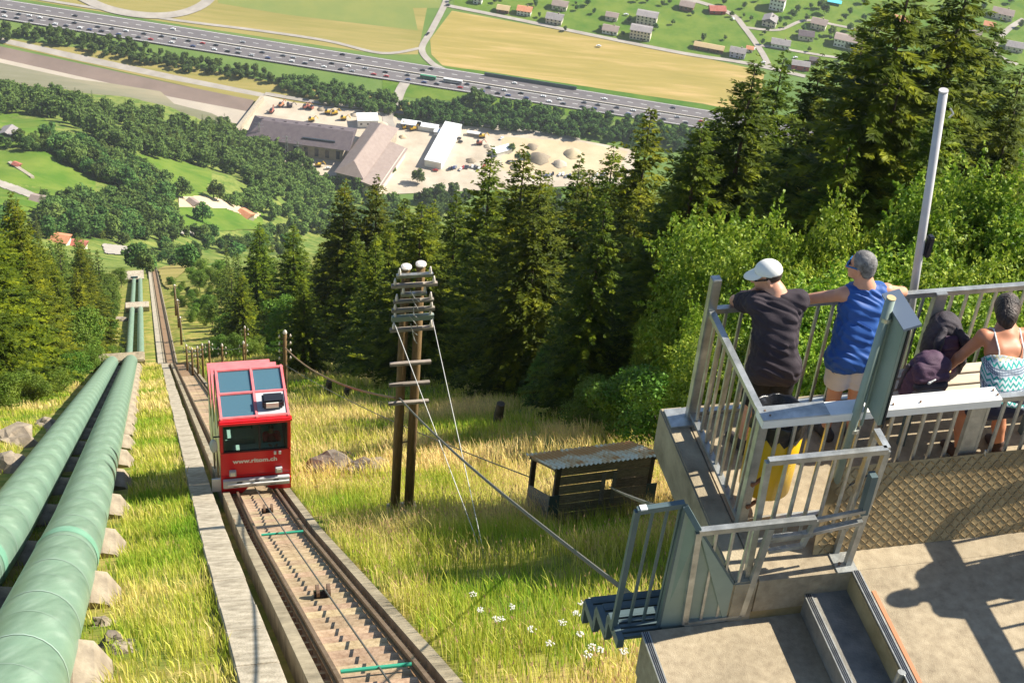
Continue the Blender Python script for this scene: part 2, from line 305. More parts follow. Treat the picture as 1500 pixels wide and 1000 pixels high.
def raw(name,verts,faces,mats,parent=None,smooth=False,midx=None,top=True,origin=None):
    verts=np.asarray(verts,float).reshape(-1,3)
    if parent is not None: org=WL.get(parent.name,np.zeros(3))
    elif origin is not None: org=np.array(origin,float)
    else: lo=verts.min(0); hi=verts.max(0); org=np.array([(lo[0]+hi[0])/2,(lo[1]+hi[1])/2,lo[2]])
    me=bpy.data.meshes.new(name)
    if parent is not None:
        lo=verts.min(0); hi=verts.max(0); c=(lo+hi)/2; loc=c-org; verts=verts-c; wl=c
    else: loc=org; verts=verts-org; wl=org
    if isinstance(faces,np.ndarray):
        nf,k=faces.shape; me.vertices.add(len(verts)); me.vertices.foreach_set('co',verts.astype(np.float32).ravel()); me.loops.add(nf*k); me.loops.foreach_set('vertex_index',faces.astype(np.int32).ravel())
        me.polygons.add(nf); me.polygons.foreach_set('loop_start',np.arange(0,nf*k,k,dtype=np.int32)); me.update(calc_edges=True)
    else: me.from_pydata([tuple(p) for p in verts],[],faces)
    for m in (mats if isinstance(mats,(list,tuple)) else [mats]): me.materials.append(MT[m])
    if midx is not None and len(set(midx))>1: me.polygons.foreach_set('material_index',np.array(midx,np.int32))
    if smooth: me.polygons.foreach_set('use_smooth',np.ones(len(me.polygons),bool))
    o=bpy.data.objects.new(name,me); COL.objects.link(o); o.location=loc
    if parent is not None: o.parent=parent
    WL[o.name]=np.array(wl); return o
def build(mb,name,mats,parent=None,smooth=False,bevel=0,origin=None):
    o=raw(name,mb.v,mb.f,mats,parent,smooth,mb.m,origin=origin)
    if bevel:
        bm=bmesh.new(); bm.from_mesh(o.data); bmesh.ops.bevel(bm,geom=list(bm.edges),offset=bevel,segments=2,affect='EDGES',clamp_overlap=True); bm.to_mesh(o.data); bm.free()
    return o
def tag(o,label,cat,group=None,kind=None):
    if label: o['label']=label
    if cat: o['category']=cat
    if group: o['group']=group
    if kind: o['kind']=kind
    return o
def thing(name,label,cat,loc=(0,0,0),group=None):
    o=bpy.data.objects.new(name,None); COL.objects.link(o); o.location=tuple(map(float,loc)); o.empty_display_size=.2; WL[o.name]=np.array(loc,float); return tag(o,label,cat,group)
def struct(o): o['kind']='structure'; return o
def copy_tree(o,loc,rz=0,sc=1.,label=None,group=None):
    c=o.copy(); COL.objects.link(c); c.location=tuple(map(float,loc)); c.rotation_euler=(0,0,rz); c.scale=(sc,sc,sc) if np.isscalar(sc) else sc
    if label: c['label']=label
    if group: c['group']=group
    for ch in o.children:
        d=ch.copy(); COL.objects.link(d); d.parent=c
        for g in ch.children: e=g.copy(); COL.objects.link(e); e.parent=d
    return c
# ------------------------------------------------------------ hillside and valley floor
KID={}
def kids(o):
    if o.name not in KID: KID[o.name]=list(o.children)
    return KID[o.name]
def copy_tree(o,loc,rz=0,sc=1.,label=None,group=None):
    c=o.copy(); COL.objects.link(c); c.location=tuple(map(float,loc)); c.rotation_euler=(0,0,rz); c.scale=(sc,sc,sc) if np.isscalar(sc) else sc
    if label: c['label']=label
    if group: c['group']=group
    for ch in kids(o):
        d=ch.copy(); COL.objects.link(d); d.parent=c
        for g in kids(ch): e=g.copy(); COL.objects.link(e); e.parent=d
    return c
def hillside():
    nr,na=430,380; r=3.2*(1330/3.2)**(np.arange(nr)/(nr-1)); a=np.linspace(R(-44),R(44),na)
    # denser columns around the railway corridor
    rr,aa=np.meshgrid(r,a,indexing='ij'); x=rr*np.sin(aa); y=rr*np.cos(aa); z=zt(x,y)
    v=np.stack([x,y,z],-1).reshape(-1,3); i=np.arange(nr*na).reshape(nr,na)
    f=np.stack([i[:-1,:-1],i[1:,:-1],i[1:,1:],i[:-1,1:]],-1).reshape(-1,4)[:,::-1]
    o=raw('hillside',v,f,'hillside',smooth=True); struct(o)
hillside()
ZV=-786.
b=MB(); b.add([(-6000,950,ZV),(6000,950,ZV),(6000,9000,ZV),(-6000,9000,ZV)],[(0,1,2,3)]); struct(build(b,'valley_floor','valley_grass'))
lvl=[0]
def sheet(name,px,m,dz=None,world=False):
    lvl[0]+=1; z=ZV+(dz if dz is not None else .03*lvl[0])
    P=[p if world else atz(p[0],p[1],z) for p in px]
    bb=MB(); bb.add([(p[0],p[1],z) for p in P],[tuple(range(len(P)))])
    bm=bmesh.new(); o=build(bb,name,m); bm.from_mesh(o.data); bmesh.ops.triangulate(bm,faces=bm.faces[:]); bm.normal_update(); bm.faces.ensure_lookup_table()
    if len(bm.faces) and bm.faces[0].normal.z<0: bmesh.ops.reverse_faces(bm,faces=bm.faces[:])
    bm.to_mesh(o.data); bm.free(); return struct(o)
def strip(name,pts,wd,m,world=False):
    lvl[0]+=1; z=ZV+.03*lvl[0]; P=[np.array(p[:2],float) if world else atz(p[0],p[1],z)[:2] for p in pts]
    # smooth the polyline
    Q=[]; n=len(P)
    for i in range(n-1):
        p0,p1,p2,p3=P[max(i-1,0)],P[i],P[i+1],P[min(i+2,n-1)]
        for t in np.linspace(0,1,7)[:-1]: Q.append(.5*((2*p1)+(-p0+p2)*t+(2*p0-5*p1+4*p2-p3)*t*t+(-p0+3*p1-3*p2+p3)*t**3))
    Q.append(P[-1]); v=[]; f=[]
    for i,q in enumerate(Q):
        t=Q[min(i+1,len(Q)-1)]-Q[max(i-1,0)]; t/=np.linalg.norm(t); nn=np.array([-t[1],t[0]])*wd/2; v+=[(*(q+nn),z),(*(q-nn),z)]
        if i: f.append((2*i-2,2*i-1,2*i+1,2*i))
    bb=MB(); bb.add(v,f); return struct(build(bb,name,m))
sheet('hay_field',[(-300,-75),(640,-60),(612,80),(560,80),(300,42),(0,-6),(-300,-50)],'hay2')
sheet('crop_field',[(300,-60),(632,-60),(648,12),(605,12),(612,45),(420,22),(320,5)],'crop')
sheet('hay_field',[(662,16),(850,50),(1000,78),(1120,105),(1110,170),(1030,152),(860,128),(700,104),(648,96),(632,80),(630,58)],'hay')
sheet('village_meadow',[(665,-40),(1700,-40),(1700,180),(1120,100),(1000,76),(850,46),(664,10)],'meadow')
sheet('motorway_verge',[(380,58),(600,92),(700,103),(860,127),(1030,153),(1250,190),(1250,205),(1030,165),(860,137),(700,112),(640,100),(560,88),(380,66)],'verge')
sheet('riverside_scrub',[(-200,25),(0,55),(200,82),(390,118),(600,150),(600,170),(420,150),(385,152),(0,64),(-200,20)],'hay2')
sheet('motorway_verge',[(560,112),(700,125),(1000,182),(1000,192),(690,150),(560,140)],'meadow')
# motorway with two carriageways
MWF=[(-140,-22),(0,1),(250,38),(500,77),(750,118),(1030,162),(1300,205)]; MWN=[(-140,6),(0,30),(250,69),(500,108),(750,147),(1000,184),(1300,232)]
FW=np.array([atz(*p,ZV)[:2] for p in MWF]); NW=np.array([atz(*p,ZV)[:2] for p in MWN])
xs=np.linspace(-590,380,60); fe=np.polyval(np.polyfit(FW[:,0],FW[:,1],2),xs); ne=np.polyval(np.polyfit(NW[:,0],NW[:,1],2),xs)
def lane_band(name,m,f0,f1,dz,x0=0,x1=60,dash=0):
    v=[]; f=[]
    for i in range(x0,x1):
        for fr in (f0,f1): v.append((xs[i],fe[i]+(ne[i]-fe[i])*fr,ZV+dz))
    n=len(v)//2
    for i in range(n-1): f.append((2*i,2*i+1,2*i+3,2*i+2))
    bb=MB(); bb.add(v,f); return struct(build(bb,name,m))
lane_band('motorway','asphalt_far',0,1,1.1)
lane_band('lane_marking','white_line',.03,.042,1.16); lane_band('lane_marking','white_line',.955,.967,1.16); lane_band('lane_marking','white_line',.44,.452,1.16); lane_band('lane_marking','white_line',.56,.572,1.16)
def dashes(fr):
    bb=MB(); x=-580.
    while x<370:
        y0=np.interp(x,xs,fe)+(np.interp(x,xs,ne)-np.interp(x,xs,fe))*fr; y1=np.interp(x+5,xs,fe)+(np.interp(x+5,xs,ne)-np.interp(x+5,xs,fe))*fr
        bb.add([(x,y0-.2,ZV+1.16),(x+5,y1-.2,ZV+1.16),(x+5,y1+.2,ZV+1.16),(x,y0+.2,ZV+1.16)],[(0,1,2,3)]); x+=12
    o=build(bb,'lane_marking','white_line'); struct(o)
dashes(.24); dashes(.76)
# median barrier
bb=MB()
for i in range(59):
    ya=fe[i]+(ne[i]-fe[i])*.5; yb=fe[i+1]+(ne[i+1]-fe[i+1])*.5; bb.beam((xs[i],ya,ZV+1.55),(xs[i+1],yb,ZV+1.55),.6,.9)
tag(build(bb,'median_barrier','concrete_pale'),'long pale guard barrier between the two motorway carriageways','barrier')
bb=MB()
for i in range(33,38):
    ya=fe[i]-1.5; yb=fe[i+1]-1.5; bb.beam((xs[i],ya,ZV+2.6),(xs[i+1],yb,ZV+2.6),.5,3.2)
tag(build(bb,'noise_barrier','steel_blue'),'short dark noise screen at the motorway underpass below the field road','barrier')
# river
sheet('river_path',[(-150,22),(0,55),(130,83),(260,111),(388,137),(388,143),(255,118),(120,90),(0,62),(-150,30)],'pale_road')
sheet('river_mud',[(-150,35),(0,68),(130,96),(260,124),(372,147),(366,165),(250,142),(120,113),(0,86),(-150,55)],'river_mud')
sheet('river_sand',[(-150,55),(0,86),(120,113),(250,142),(366,164),(352,182),(250,165),(120,150),(0,135),(-150,110)],'river_sand')
sheet('river_water',[(-150,62),(0,92),(110,116),(160,122),(235,134),(255,152),(310,166),(345,184),(250,190),(120,170),(0,150),(-150,125)],'river_water')
# yard, roads
sheet('gravel_yard',[(388,140),(430,150),(500,158),(560,164),(590,176),(720,188),(850,205),(930,220),(930,275),(850,272),(560,285),(430,262),(360,228),(330,205),(372,152)],'gravel_yard')
sheet('bare_earth',[(735,200),(850,208),(920,222),(900,258),(800,256),(735,250)],'earth')
strip('field_road',[(662,-30),(652,5),(632,45),(618,72),(632,92),(650,102)],6,'pale_road')
strip('field_road',[(618,70),(560,78),(480,60),(380,45),(260,30),(140,12),(40,-4)],4,'pale_road')
strip('village_road',[(654,8),(750,27),(860,50),(1000,78),(1090,92),(1180,112)],5.5,'pale_road')
strip('village_road',[(1128,100),(1115,75),(1090,40),(1070,20),(1020,2),(960,-8)],6,'pale_road')
strip('village_road',[(1090,40),(1140,44),(1180,30),(1230,38),(1290,50)],4,'pale_road')
strip('village_road',[(1110,66),(1150,72),(1210,82),(1260,88)],4,'pale_road')
strip('village_road',[(1500,28),(1475,45),(1455,75),(1490,95)],6,'pale_road')
strip('gravel_loop',[(90,-20),(150,10),(210,22),(262,20),(300,5),(318,-20)],11,'pale_road')
strip('access_road',[(600,112),(588,130),(580,150),(568,172),(575,190)],9,'pale_road')
strip('yard_road',[(388,137),(480,152),(570,162),(700,182),(850,203)],5,'pale_road')
# ------------------------------------------------------------ buildings in the valley
HOUSEN=[0]
def house(px,py,wd,dp,ht,rot,wall,roof,label,z=None,pitch=.45,hip=False,wins=(3,1),cat='house',name='house',ridge='x',chim=False,group=None,flat=False,z_off=0):
    P=atz(px,py,ZV) if z is None else z; P=np.array(P,float); P[2]-=z_off
    t=thing(name,label,cat,P,group); c,s=math.cos(R(rot)),math.sin(R(rot)); ex=np.array([c,s,0]); ey=np.array([-s,c,0]); ez=np.array([0,0,1.])
    def L(x,y,zz): return P+x*ex+y*ey+zz*ez
    m=MB(); hw,hd=wd/2,dp/2
    if flat:
        m.box(L(0,0,ht/2-1),(wd,dp,ht+2),ex,ey); build(m,'wall',wall,t); m=MB(); m.box(L(0,0,ht+.2),(wd+.8,dp+.8,.4),ex,ey); build(m,'roof',roof,t)
    else:
        rh=pitch*(hd if ridge=='x' else hw); o=.7
        if ridge=='x':
            m.box(L(0,0,ht/2-1),(wd,dp,ht+2),ex,ey)
            m.add([L(-hw,-hd,ht),L(-hw,hd,ht),L(-hw,0,ht+rh),L(hw,-hd,ht),L(hw,hd,ht),L(hw,0,ht+rh)],[(0,2,1),(3,4,5)]); build(m,'wall',wall,t)
            m=MB(); hx=hw+o; ix=hw-hd*.8 if hip else hx; hy=hd+o; zl=ht-o*pitch
            for (dz,) in ((0,),): pass
            v=[L(-hx,-hy,zl),L(hx,-hy,zl),L(hx,hy,zl),L(-hx,hy,zl),L(-ix,0,ht+rh),L(ix,0,ht+rh)]
            m.add(v+[p+.3*ez for p in v],[(6,7,11,10),(8,9,10,11),(7,8,11),(9,6,10),(1,0,4,5),(3,2,5,4),(2,1,5),(0,3,4),(0,1,7,6),(1,2,8,7),(2,3,9,8),(3,0,6,9)])
        else:
            m.box(L(0,0,ht/2-1),(wd,dp,ht+2),ex,ey)
            m.add([L(-hw,-hd,ht),L(hw,-hd,ht),L(0,-hd,ht+rh),L(-hw,hd,ht),L(hw,hd,ht),L(0,hd,ht+rh)],[(0,1,2),(4,3,5)]); build(m,'wall',wall,t)
            m=MB(); hx=hw+o; hy=hd+o; zl=ht-o*pitch; v=[L(-hx,-hy,zl),L(hx,-hy,zl),L(hx,hy,zl),L(-hx,hy,zl),L(0,-hy,ht+rh),L(0,hy,ht+rh)]
            m.add(v+[p+.3*ez for p in v],[(7,8,11,10),(9,6,10,11),(6,7,10),(8,9,11),(2,1,4,5),(0,3,5,4),(1,0,4),(3,2,5),(0,1,7,6),(1,2,8,7),(2,3,9,8),(3,0,6,9)])
        rf=build(m,'roof',roof,t)
        if chim: mm=MB(); mm.box(L(wd*.2,dp*.12,ht+rh+.4),(1.1,1.1,1.8),ex,ey); build(mm,'chimney','concrete',rf)
    nx,nzz=wins
    for i in range(nx):
        for j in range(nzz):
            mm=MB(); mm.box(L(-hw+wd*(i+.5)/nx,-hd-.03,ht*(j+.55)/nzz),(min(1.6,wd/nx*.5),.12,min(1.5,ht/nzz*.5)),ex,ey); build(mm,'window','window_far',t)
    for j in range(nzz):
        mm=MB(); mm.box(L(-hw-.03,0,ht*(j+.55)/nzz),(.12,1.4,min(1.5,ht/nzz*.5)),ex,ey); build(mm,'window','window_far',t)
    if not flat or nzz>0:
        mm=MB(); mm.box(L(hw*.35,-hd-.05,1.05),(1.1,.16,2.1),ex,ey); build(mm,'door','barn_wood',t)
    return t
H=house
H(768,20,13,10,5,-6,'stucco_white','roof_orange','chalet with a bright orange tiled roof beside the field road',wins=(4,2),chim=True)
H(737,17,11,9,4,-6,'barn_wood','roof_tan','low tan-roofed barn joined to the orange-roofed chalet',wins=(2,1),cat='barn',name='barn')
H(700,4,8,7,5,-6,'stucco_white','roof_grey','small white house at the corner where the two field roads meet',wins=(2,2))
H(812,32,15,12,5.5,-8,'stucco_cream','roof_grey','wide grey-roofed house along the road, next to the orange-roofed chalet',wins=(4,2),chim=True)
H(820,12,14,11,5,-8,'stucco_cream','roof_brown','grey-brown roofed house behind the wide grey-roofed house',wins=(3,1))
H(896,28,11,9,4.5,-9,'stucco_cream','roof_brown','small brown-roofed house tucked beside the apartment block',wins=(2,1))
H(894,47,14,11,4,-9,'stucco_white','roof_brown','low brown-roofed white house between the road and the apartment block',wins=(4,1),chim=True)
H(938,55,19,12,9.5,-9,'stucco_cream','roof_grey','tall cream apartment block with rows of windows by the village road',wins=(6,3),pitch=.3,cat='apartment block',name='apartment_block')
H(947,33,19,12,9,-9,'stucco_cream','roof_grey','rear cream apartment block rising behind the first one',wins=(5,3),pitch=.3,cat='apartment block',name='apartment_block')
H(1006,13,13,11,5,-12,'barn_wood','roof_brown','brown timber house alone on the green meadow',wins=(3,1))
H(1050,18,15,10,4,8,'barn_red','roof_red','low barn with a dark red roof beside the village lane',wins=(2,1),cat='barn',name='barn')
H(1038,73,27,8,4,-10,'barn_wood','roof_tan','long narrow shed with a tan roof beside the village road',wins=(3,1),cat='shed',name='shed')
H(1080,82,14,10,6,-10,'stucco_lilac','roof_grey','lilac-walled house with a grey roof at the road junction',wins=(3,2),chim=True)
H(1098,75,6,6,3.5,-10,'stucco_cream','roof_orange','small orange-roofed annex beside the lilac house',wins=(1,1),cat='annex',name='annex')
H(1127,36,13,12,6,-14,'stucco_cream','roof_grey','cream house with pale grey roof inside the bend of the lane',wins=(3,2),ridge='y',chim=True)
H(1138,12,14,13,12,-14,'stucco_white','roof_brown','white apartment tower with tall narrow windows',wins=(4,3),pitch=.25,cat='apartment block',name='apartment_block')
H(1143,68,17,11,4.5,-8,'stucco_white','roof_grey','white bungalow with wide grey roof and a bright chimney',wins=(4,1),chim=True)
H(1180,56,14,11,5,-4,'stucco_cream','roof_dark','dark-roofed house with a trimmed lawn in front',wins=(3,1))
H(1199,40,14,12,6,-16,'stucco_cream','roof_brown','brown-roofed villa by the swimming pool garden',wins=(3,2),chim=True)
H(1172,100,16,9,5,-6,'barn_red','roof_grey','red-walled shed with a grey roof below the villas',wins=(2,1),cat='shed',name='shed')
H(1192,92,8,7,4,-6,'barn_wood','roof_dark','tiny dark shed next to the red-walled shed',wins=(1,1),cat='shed',name='shed')
H(1245,68,30,13,8,-14,'stucco_white','roof_brown','long white two-storey building with rows of windows',wins=(9,2),pitch=.3,cat='building',name='school_building')
H(1320,35,15,12,5,-14,'stucco_white','roof_orange','orange-roofed house glimpsed between the big spruces',wins=(3,1))
H(1345,60,16,12,5,-10,'stucco_cream','roof_grey','grey-roofed house half hidden behind the big spruces',wins=(3,1))
H(1468,25,20,13,6,-16,'stucco_cream','roof_brown','large brown-roofed chalet beyond the tall spruce',wins=(4,2),chim=True)
H(1448,42,10,9,5,-16,'stucco_white','roof_orange','small orange-roofed house beside the large brown chalet',wins=(2,1))
H(1485,72,16,12,5,-10,'stucco_cream','roof_grey','grey-roofed house at the road behind the tall spruce',wins=(3,1))
H(1425,55,14,11,5,-16,'stucco_cream','roof_brown','house with faded brown roof between the spruce crowns',wins=(3,1))
P=atz(1222,6,ZV); bb=MB(); bb.box(P+[0,0,2.6],(14,7,.6),(.97,-.2,0),(.2,.97,0)); tag(build(bb,'swimming_pool','pool'),'turquoise swimming pool on a lawn in the village','pool')
# power station
def pst(): return ZV+3
t=thing('power_station','long power station hall with dark roof and hipped cross wing','power station',atz(450,225,ZV))
def poly3(name,pts,m,par,th=.5):
    n=len(pts); v=[np.array(p) for p in pts]; bb=MB(); bb.add(v+[p-[0,0,th] for p in v],[tuple(range(n)),tuple(range(2*n-1,n-1,-1))]+[(i,n+i,n+(i+1)%n,(i+1)%n) for i in range(n)]); return build(bb,name,m,par)
e0=atz(362,200,ZV+13); e1=atz(502,218,ZV+13); ax=(e1-e0); ax[2]=0; LN=np.linalg.norm(ax); ax/=LN; ay=np.array([-ax[1],ax[0],0])
def S(u,v_,z): return np.array([e0[0],e0[1],ZV])+ax*u+ay*v_+np.array([0,0,z])
DP=32.
bb=MB(); bb.box(S(LN/2,DP/2,6.4),(LN,DP,13),ax,ay); build(bb,'wall','stone_wall_far',t)
bb=MB(); bb.hexa([S(-1.5,-1.5,12.6),S(LN+6,-1.5,12.6),S(LN+6,DP+1.5,12.6),S(-1.5,DP+1.5,12.6),S(9,DP*.5-.4,20.2),S(LN+6,DP*.5-.4,20.2),S(LN+6,DP*.5+.4,20.2),S(9,DP*.5+.4,20.2)]); rf=build(bb,'roof','roof_dark',t)
for i in range(8):
    u=8+i*(LN-12)/7; bb=MB(); bb.box(S(u,DP*.5+5,17.8),(2.2,2.4,3),ax,ay); build(bb,'dormer','roof_dark',rf)
bb=MB(); bb.box(S(LN*.74,4.5,15.2),(LN*.34,1.2,2.2),ax,ay); build(bb,'skylight','window_far',rf)
for i in range(9):
    u=5+i*(LN-9)/8.; bb=MB(); bb.box(S(u,-.1,6.2),(3.2,.3,7.5),ax,ay); f=build(bb,'window','window_far',t)
    bb=MB(); bb.box(S(u,-.3,10.4),(3.8,.35,.5),ax,ay); build(bb,'lintel','concrete_pale',f)
# cross wing
w0=atz(493,252,ZV+12); w1=atz(545,181,ZV+12); bx=(w1-w0); bx[2]=0; WLN=np.linalg.norm(bx); bx/=WLN; by=np.array([bx[1],-bx[0],0])
def Q(u,v_,z): return np.array([w0[0],w0[1],ZV])+bx*u+by*v_+np.array([0,0,z])
bb=MB(); bb.box(Q(WLN/2,11,6),(WLN,22,12),bx,by,(0,0,1)); build(bb,'wing_wall','stone_wall_far',t)
bb=MB(); bb.hexa([Q(-1.5,-1.5,12.4),Q(WLN+1.5,-1.5,12.4),Q(WLN+1.5,23.5,12.4),Q(-1.5,23.5,12.4),Q(9,10.6,20),Q(WLN-9,10.6,20),Q(WLN-9,11.4,20),Q(9,11.4,20)]); build(bb,'wing_roof','roof_brown',t)
bb=MB(); bb.box(Q(WLN*.36,30,4.6),(WLN*.78,14,9.2),bx,by,(0,0,1)); build(bb,'annex_wall','stucco_cream',t)
bb=MB(); bb.hexa([Q(-4,22,8.2),Q(WLN*.76,22,8.2),Q(WLN*.76,38.5,8.2),Q(-4,38.5,8.2),Q(-4,22,11.8),Q(WLN*.76,22,11.8),Q(WLN*.76,38.5,8.8),Q(-4,38.5,8.8)]); build(bb,'annex_roof','roof_brown',t)
for i in range(5):
    bb=MB(); bb.box(Q(6+i*(WLN-12)/4,-.1,6),(2.6,.3,5),bx,by,(0,0,1)); build(bb,'window','window_far',t)
H(538,182,17,12,7,12,'stucco_white','roof_white','white flat-roofed block behind the power station wing',flat=True,wins=(3,1),cat='building',name='workshop')
# long white shed
p0=atz(634,246,ZV); p1=atz(664,190,ZV); d=p1-p0; l=np.linalg.norm(d)
H(*[ (634+664)/2,(246+190)/2],l,14,6.5,math.degrees(math.atan2(d[1],d[0])),'stucco_white','roof_white','long white flat-roofed shed standing across the gravel yard',flat=True,wins=(0,0),cat='shed',name='long_shed')
for i,(px,py,wd,dp,ht,rot,wl,rf,lb) in enumerate([(626,190,18,6,4,-6,'stucco_white','roof_white','white site cabin beside the yard fence behind the long white shed'),(644,197,9,6,3.5,-6,'stucco_white','roof_white','short white container at the head of the long white shed'),(602,186,16,7,4,-4,'roof_grey','roof_white','pale tarpaulin-covered store by the access road'),(694,199,11,3,3,-6,'roof_grey','roof_white','flat grey trailer parked beyond the long white shed'),(736,224,16,8,4,35,'stucco_white','roof_white','white tunnel tent on the earth heap side of yard')]):
    H(px,py,wd,dp,ht,rot,wl,rf,lb,flat=True,wins=(0,0),cat='container',name='site_cabin')
# weir wall
bb=MB(); p0=atz(347,196,ZV); p1=atz(384,148,ZV); bb.beam(p0+[0,0,2.5],p1+[0,0,2.5],3,5); tag(build(bb,'weir_wall','concrete_pale'),'straight concrete weir wall closing off the muddy river','weir')
# yard machines and piles
def machine(px,py,rot,m,label,sc=1.):
    P=atz(px,py,ZV+.95)+[0,0,0]; t=thing('construction_machine',label,'machine',P,'construction machines in the gravel yard'); c,s=math.cos(R(rot)),math.sin(R(rot)); ex=np.array([c,s,0]); ey=np.array([-s,c,0])
    b=MB(); b.box(P+ex*0+[0,0,1.6*sc],(5*sc,2.6*sc,1.8*sc),ex,ey); build(b,'body',m,t)
    b=MB(); b.box(P-ex*1.2*sc+[0,0,3.1*sc],(1.8*sc,1.8*sc,1.5*sc),ex,ey); build(b,'cab','window_far',t)
    b=MB(); b.tube([P+ex*1.5*sc+[0,0,2*sc],P+ex*4*sc+[0,0,4.6*sc],P+ex*6*sc+[0,0,1.5*sc]],.35*sc,6); build(b,'boom',m,t)
    for q in (-1,1):
        b=MB(); b.box(P+ey*q*1.4*sc+[0,0,.5*sc],(4.6*sc,.8*sc,1*sc),ex,ey); build(b,'crawler_track','tyre',t)
for k,(px,py,rt,m) in enumerate([(456,177,20,'yellow_machine'),(503,175,10,'yellow_machine'),(412,155,60,'roof_orange'),(424,156,10,'roof_dark'),(448,158,40,'roof_red'),(455,159,150,'roof_red'),(480,166,0,'yellow_machine'),(490,167,30,'yellow_machine'),(398,164,80,'roof_red'),(466,243,10,'yellow_machine'),(605,190,30,'yellow_machine'),(706,201,10,'yellow_machine'),(702,211,10,'roof_red'),(592,187,100,'yellow_machine')]):
    machine(px,py,rt,m,'small %s construction machine parked on the pale gravel yard'%{'yellow_machine':'yellow','roof_orange':'orange','roof_dark':'dark','roof_red':'reddish'}[m],1.0)
# valley vehicles
def proto_car(m):
    b=MB(); L_=4.5; prof=[(-2.2,.35),(-2.25,.75),(-1.3,.95),(-.75,1.45),(.9,1.45),(1.6,1.0),(2.2,.85),(2.25,.35)]
    n=len(prof); 
    v=[(x,-.88 if z<1.2 else -.7,z) for x,z in prof]+[(x,.88 if z<1.2 else .7,z) for x,z in prof]
    b.add(v,[tuple(range(n)),tuple(range(2*n-1,n-1,-1))]+[(i,n+i,n+(i+1)%n,(i+1)%n) for i in range(n)])
    b.cm=1
    for y in (-.80,.80): b.add([(-1.05,y*1.02,1.02),(1.3,y*1.02,1.02),(.85,y*.93,1.38),(-.72,y*.93,1.38)],[(0,1,2,3) if y<0 else (3,2,1,0)])
    b.add([(1.62,-.6,1.03),(1.62,.6,1.03),(.95,.55,1.43),(.95,-.55,1.43)],[(0,1,2,3)]); b.cm=2
    for x in (-1.35,1.35):
        for y in (-.78,.78): b.tube([(x,y-.1,.32),(x,y+.1,.32)],.33,10)
    return raw('car',b.v,b.f,[m,'window_far','tyre'],midx=b.m,origin=(0,0,0))
CN=['dark blue','charcoal','silver','black','grey','red','white','navy']
protos=[proto_car('car%d'%i) for i in range(8)]
used=set()
def put_car(i,P,rz,label,group):
    o=protos[i]
    if i in used: o=o.copy(); COL.objects.link(o)
    used.add(i); o.location=tuple(map(float,P)); o.rotation_euler=(0,0,rz); tag(o,label,'car',group)
def mw(x,fr): return np.array([x,np.interp(x,xs,fe)+(np.interp(x,xs,ne)-np.interp(x,xs,fe))*fr,ZV+1.12])
mwa=math.atan2(ne[-1]-ne[0],xs[-1]-xs[0])
for fr,gap,jit in ((.655,13,9),(.865,13,9)):
    x=-500.
    while x<190:
        if not(-112<x<-68 and fr<.7): 
            i=random.choices(range(8),[3,4,3,4,2,1.4,2,2])[0]; put_car(i,mw(x,fr+random.uniform(-.015,.015)),mwa,'%s car in the traffic jam on the motorway'%CN[i],'%s cars in the motorway jam'%CN[i])
        x+=gap+random.uniform(-4,jit)
for x,fr,i in [(-160,.2,1),(-20,.22,6),(-175,.14,3),(-102,.3,3),(-95,.16,3),(60,.3,6),(-420,.3,3),(-265,.3,4),(120,.2,1),(-330,.2,6)]:
    put_car(i,mw(x,fr),mwa,'%s car driving on the nearly empty far carriageway'%CN[i],'%s cars on the far carriageway'%CN[i])
def lorry(P,rz,m,label,L_=14,name='coach'):
    t=thing(name,label,'coach' if name=='coach' else 'lorry',(0,0,0)); b=MB(); b.box((0,0,1.9),(L_,2.5,2.9)); build(b,'body',m,t,bevel=.25); b=MB(); b.box((0,0,2.3),(L_-1,2.56,.9)); build(b,'window_band','window_far',t)
    for x in (-L_*.33,L_*.33):
        b=MB(); b.tube([(x,-1.2,.45),(x,1.2,.45)],.48,10); build(b,'wheel','tyre',t)
    t.location=tuple(P); t.rotation_euler=(0,0,rz)
lorry(mw(-96,.655),mwa,'green_bus','green coach standing in the motorway jam'); lorry(mw(-74,.655),mwa,'car2','long white coach behind the green coach in the jam',17)
for k in range(34):
    px=658+k*3.4 if k<16 else 800+(k-16)*5; py=(246 if k<16 else 257)+random.uniform(-2.5,3); i=random.randrange(8)
    if k%5==4: continue
    P=atz(px,py,ZV+1); P[2]=ZV+.95; put_car(i,P,R(80)+random.uniform(-.2,.2),'%s car parked in the row at the edge of the gravel yard'%CN[i],'%s cars parked in the yard'%CN[i])
for px,py,i,rz in [(638,250,5,.1),(672,203,1,0),(674,208,3,0),(735,203,6,1),(746,238,3,-.6),(917,22,6,0),(940,58,3,0),(877,68,6,0),(1074,28,6,2),(1105,72,6,1.4),(1118,92,6,.2),(627,50,3,1.2),(656,8,1,.2),(1165,85,6,.3),(1228,95,6,.3),(480,247,6,.2)]:
    P=atz(px,py,ZV+1); P[2]=ZV+.95; put_car(i,P,rz,'%s car parked near the houses or sheds in the valley'%CN[i],'%s cars parked in the valley'%CN[i])
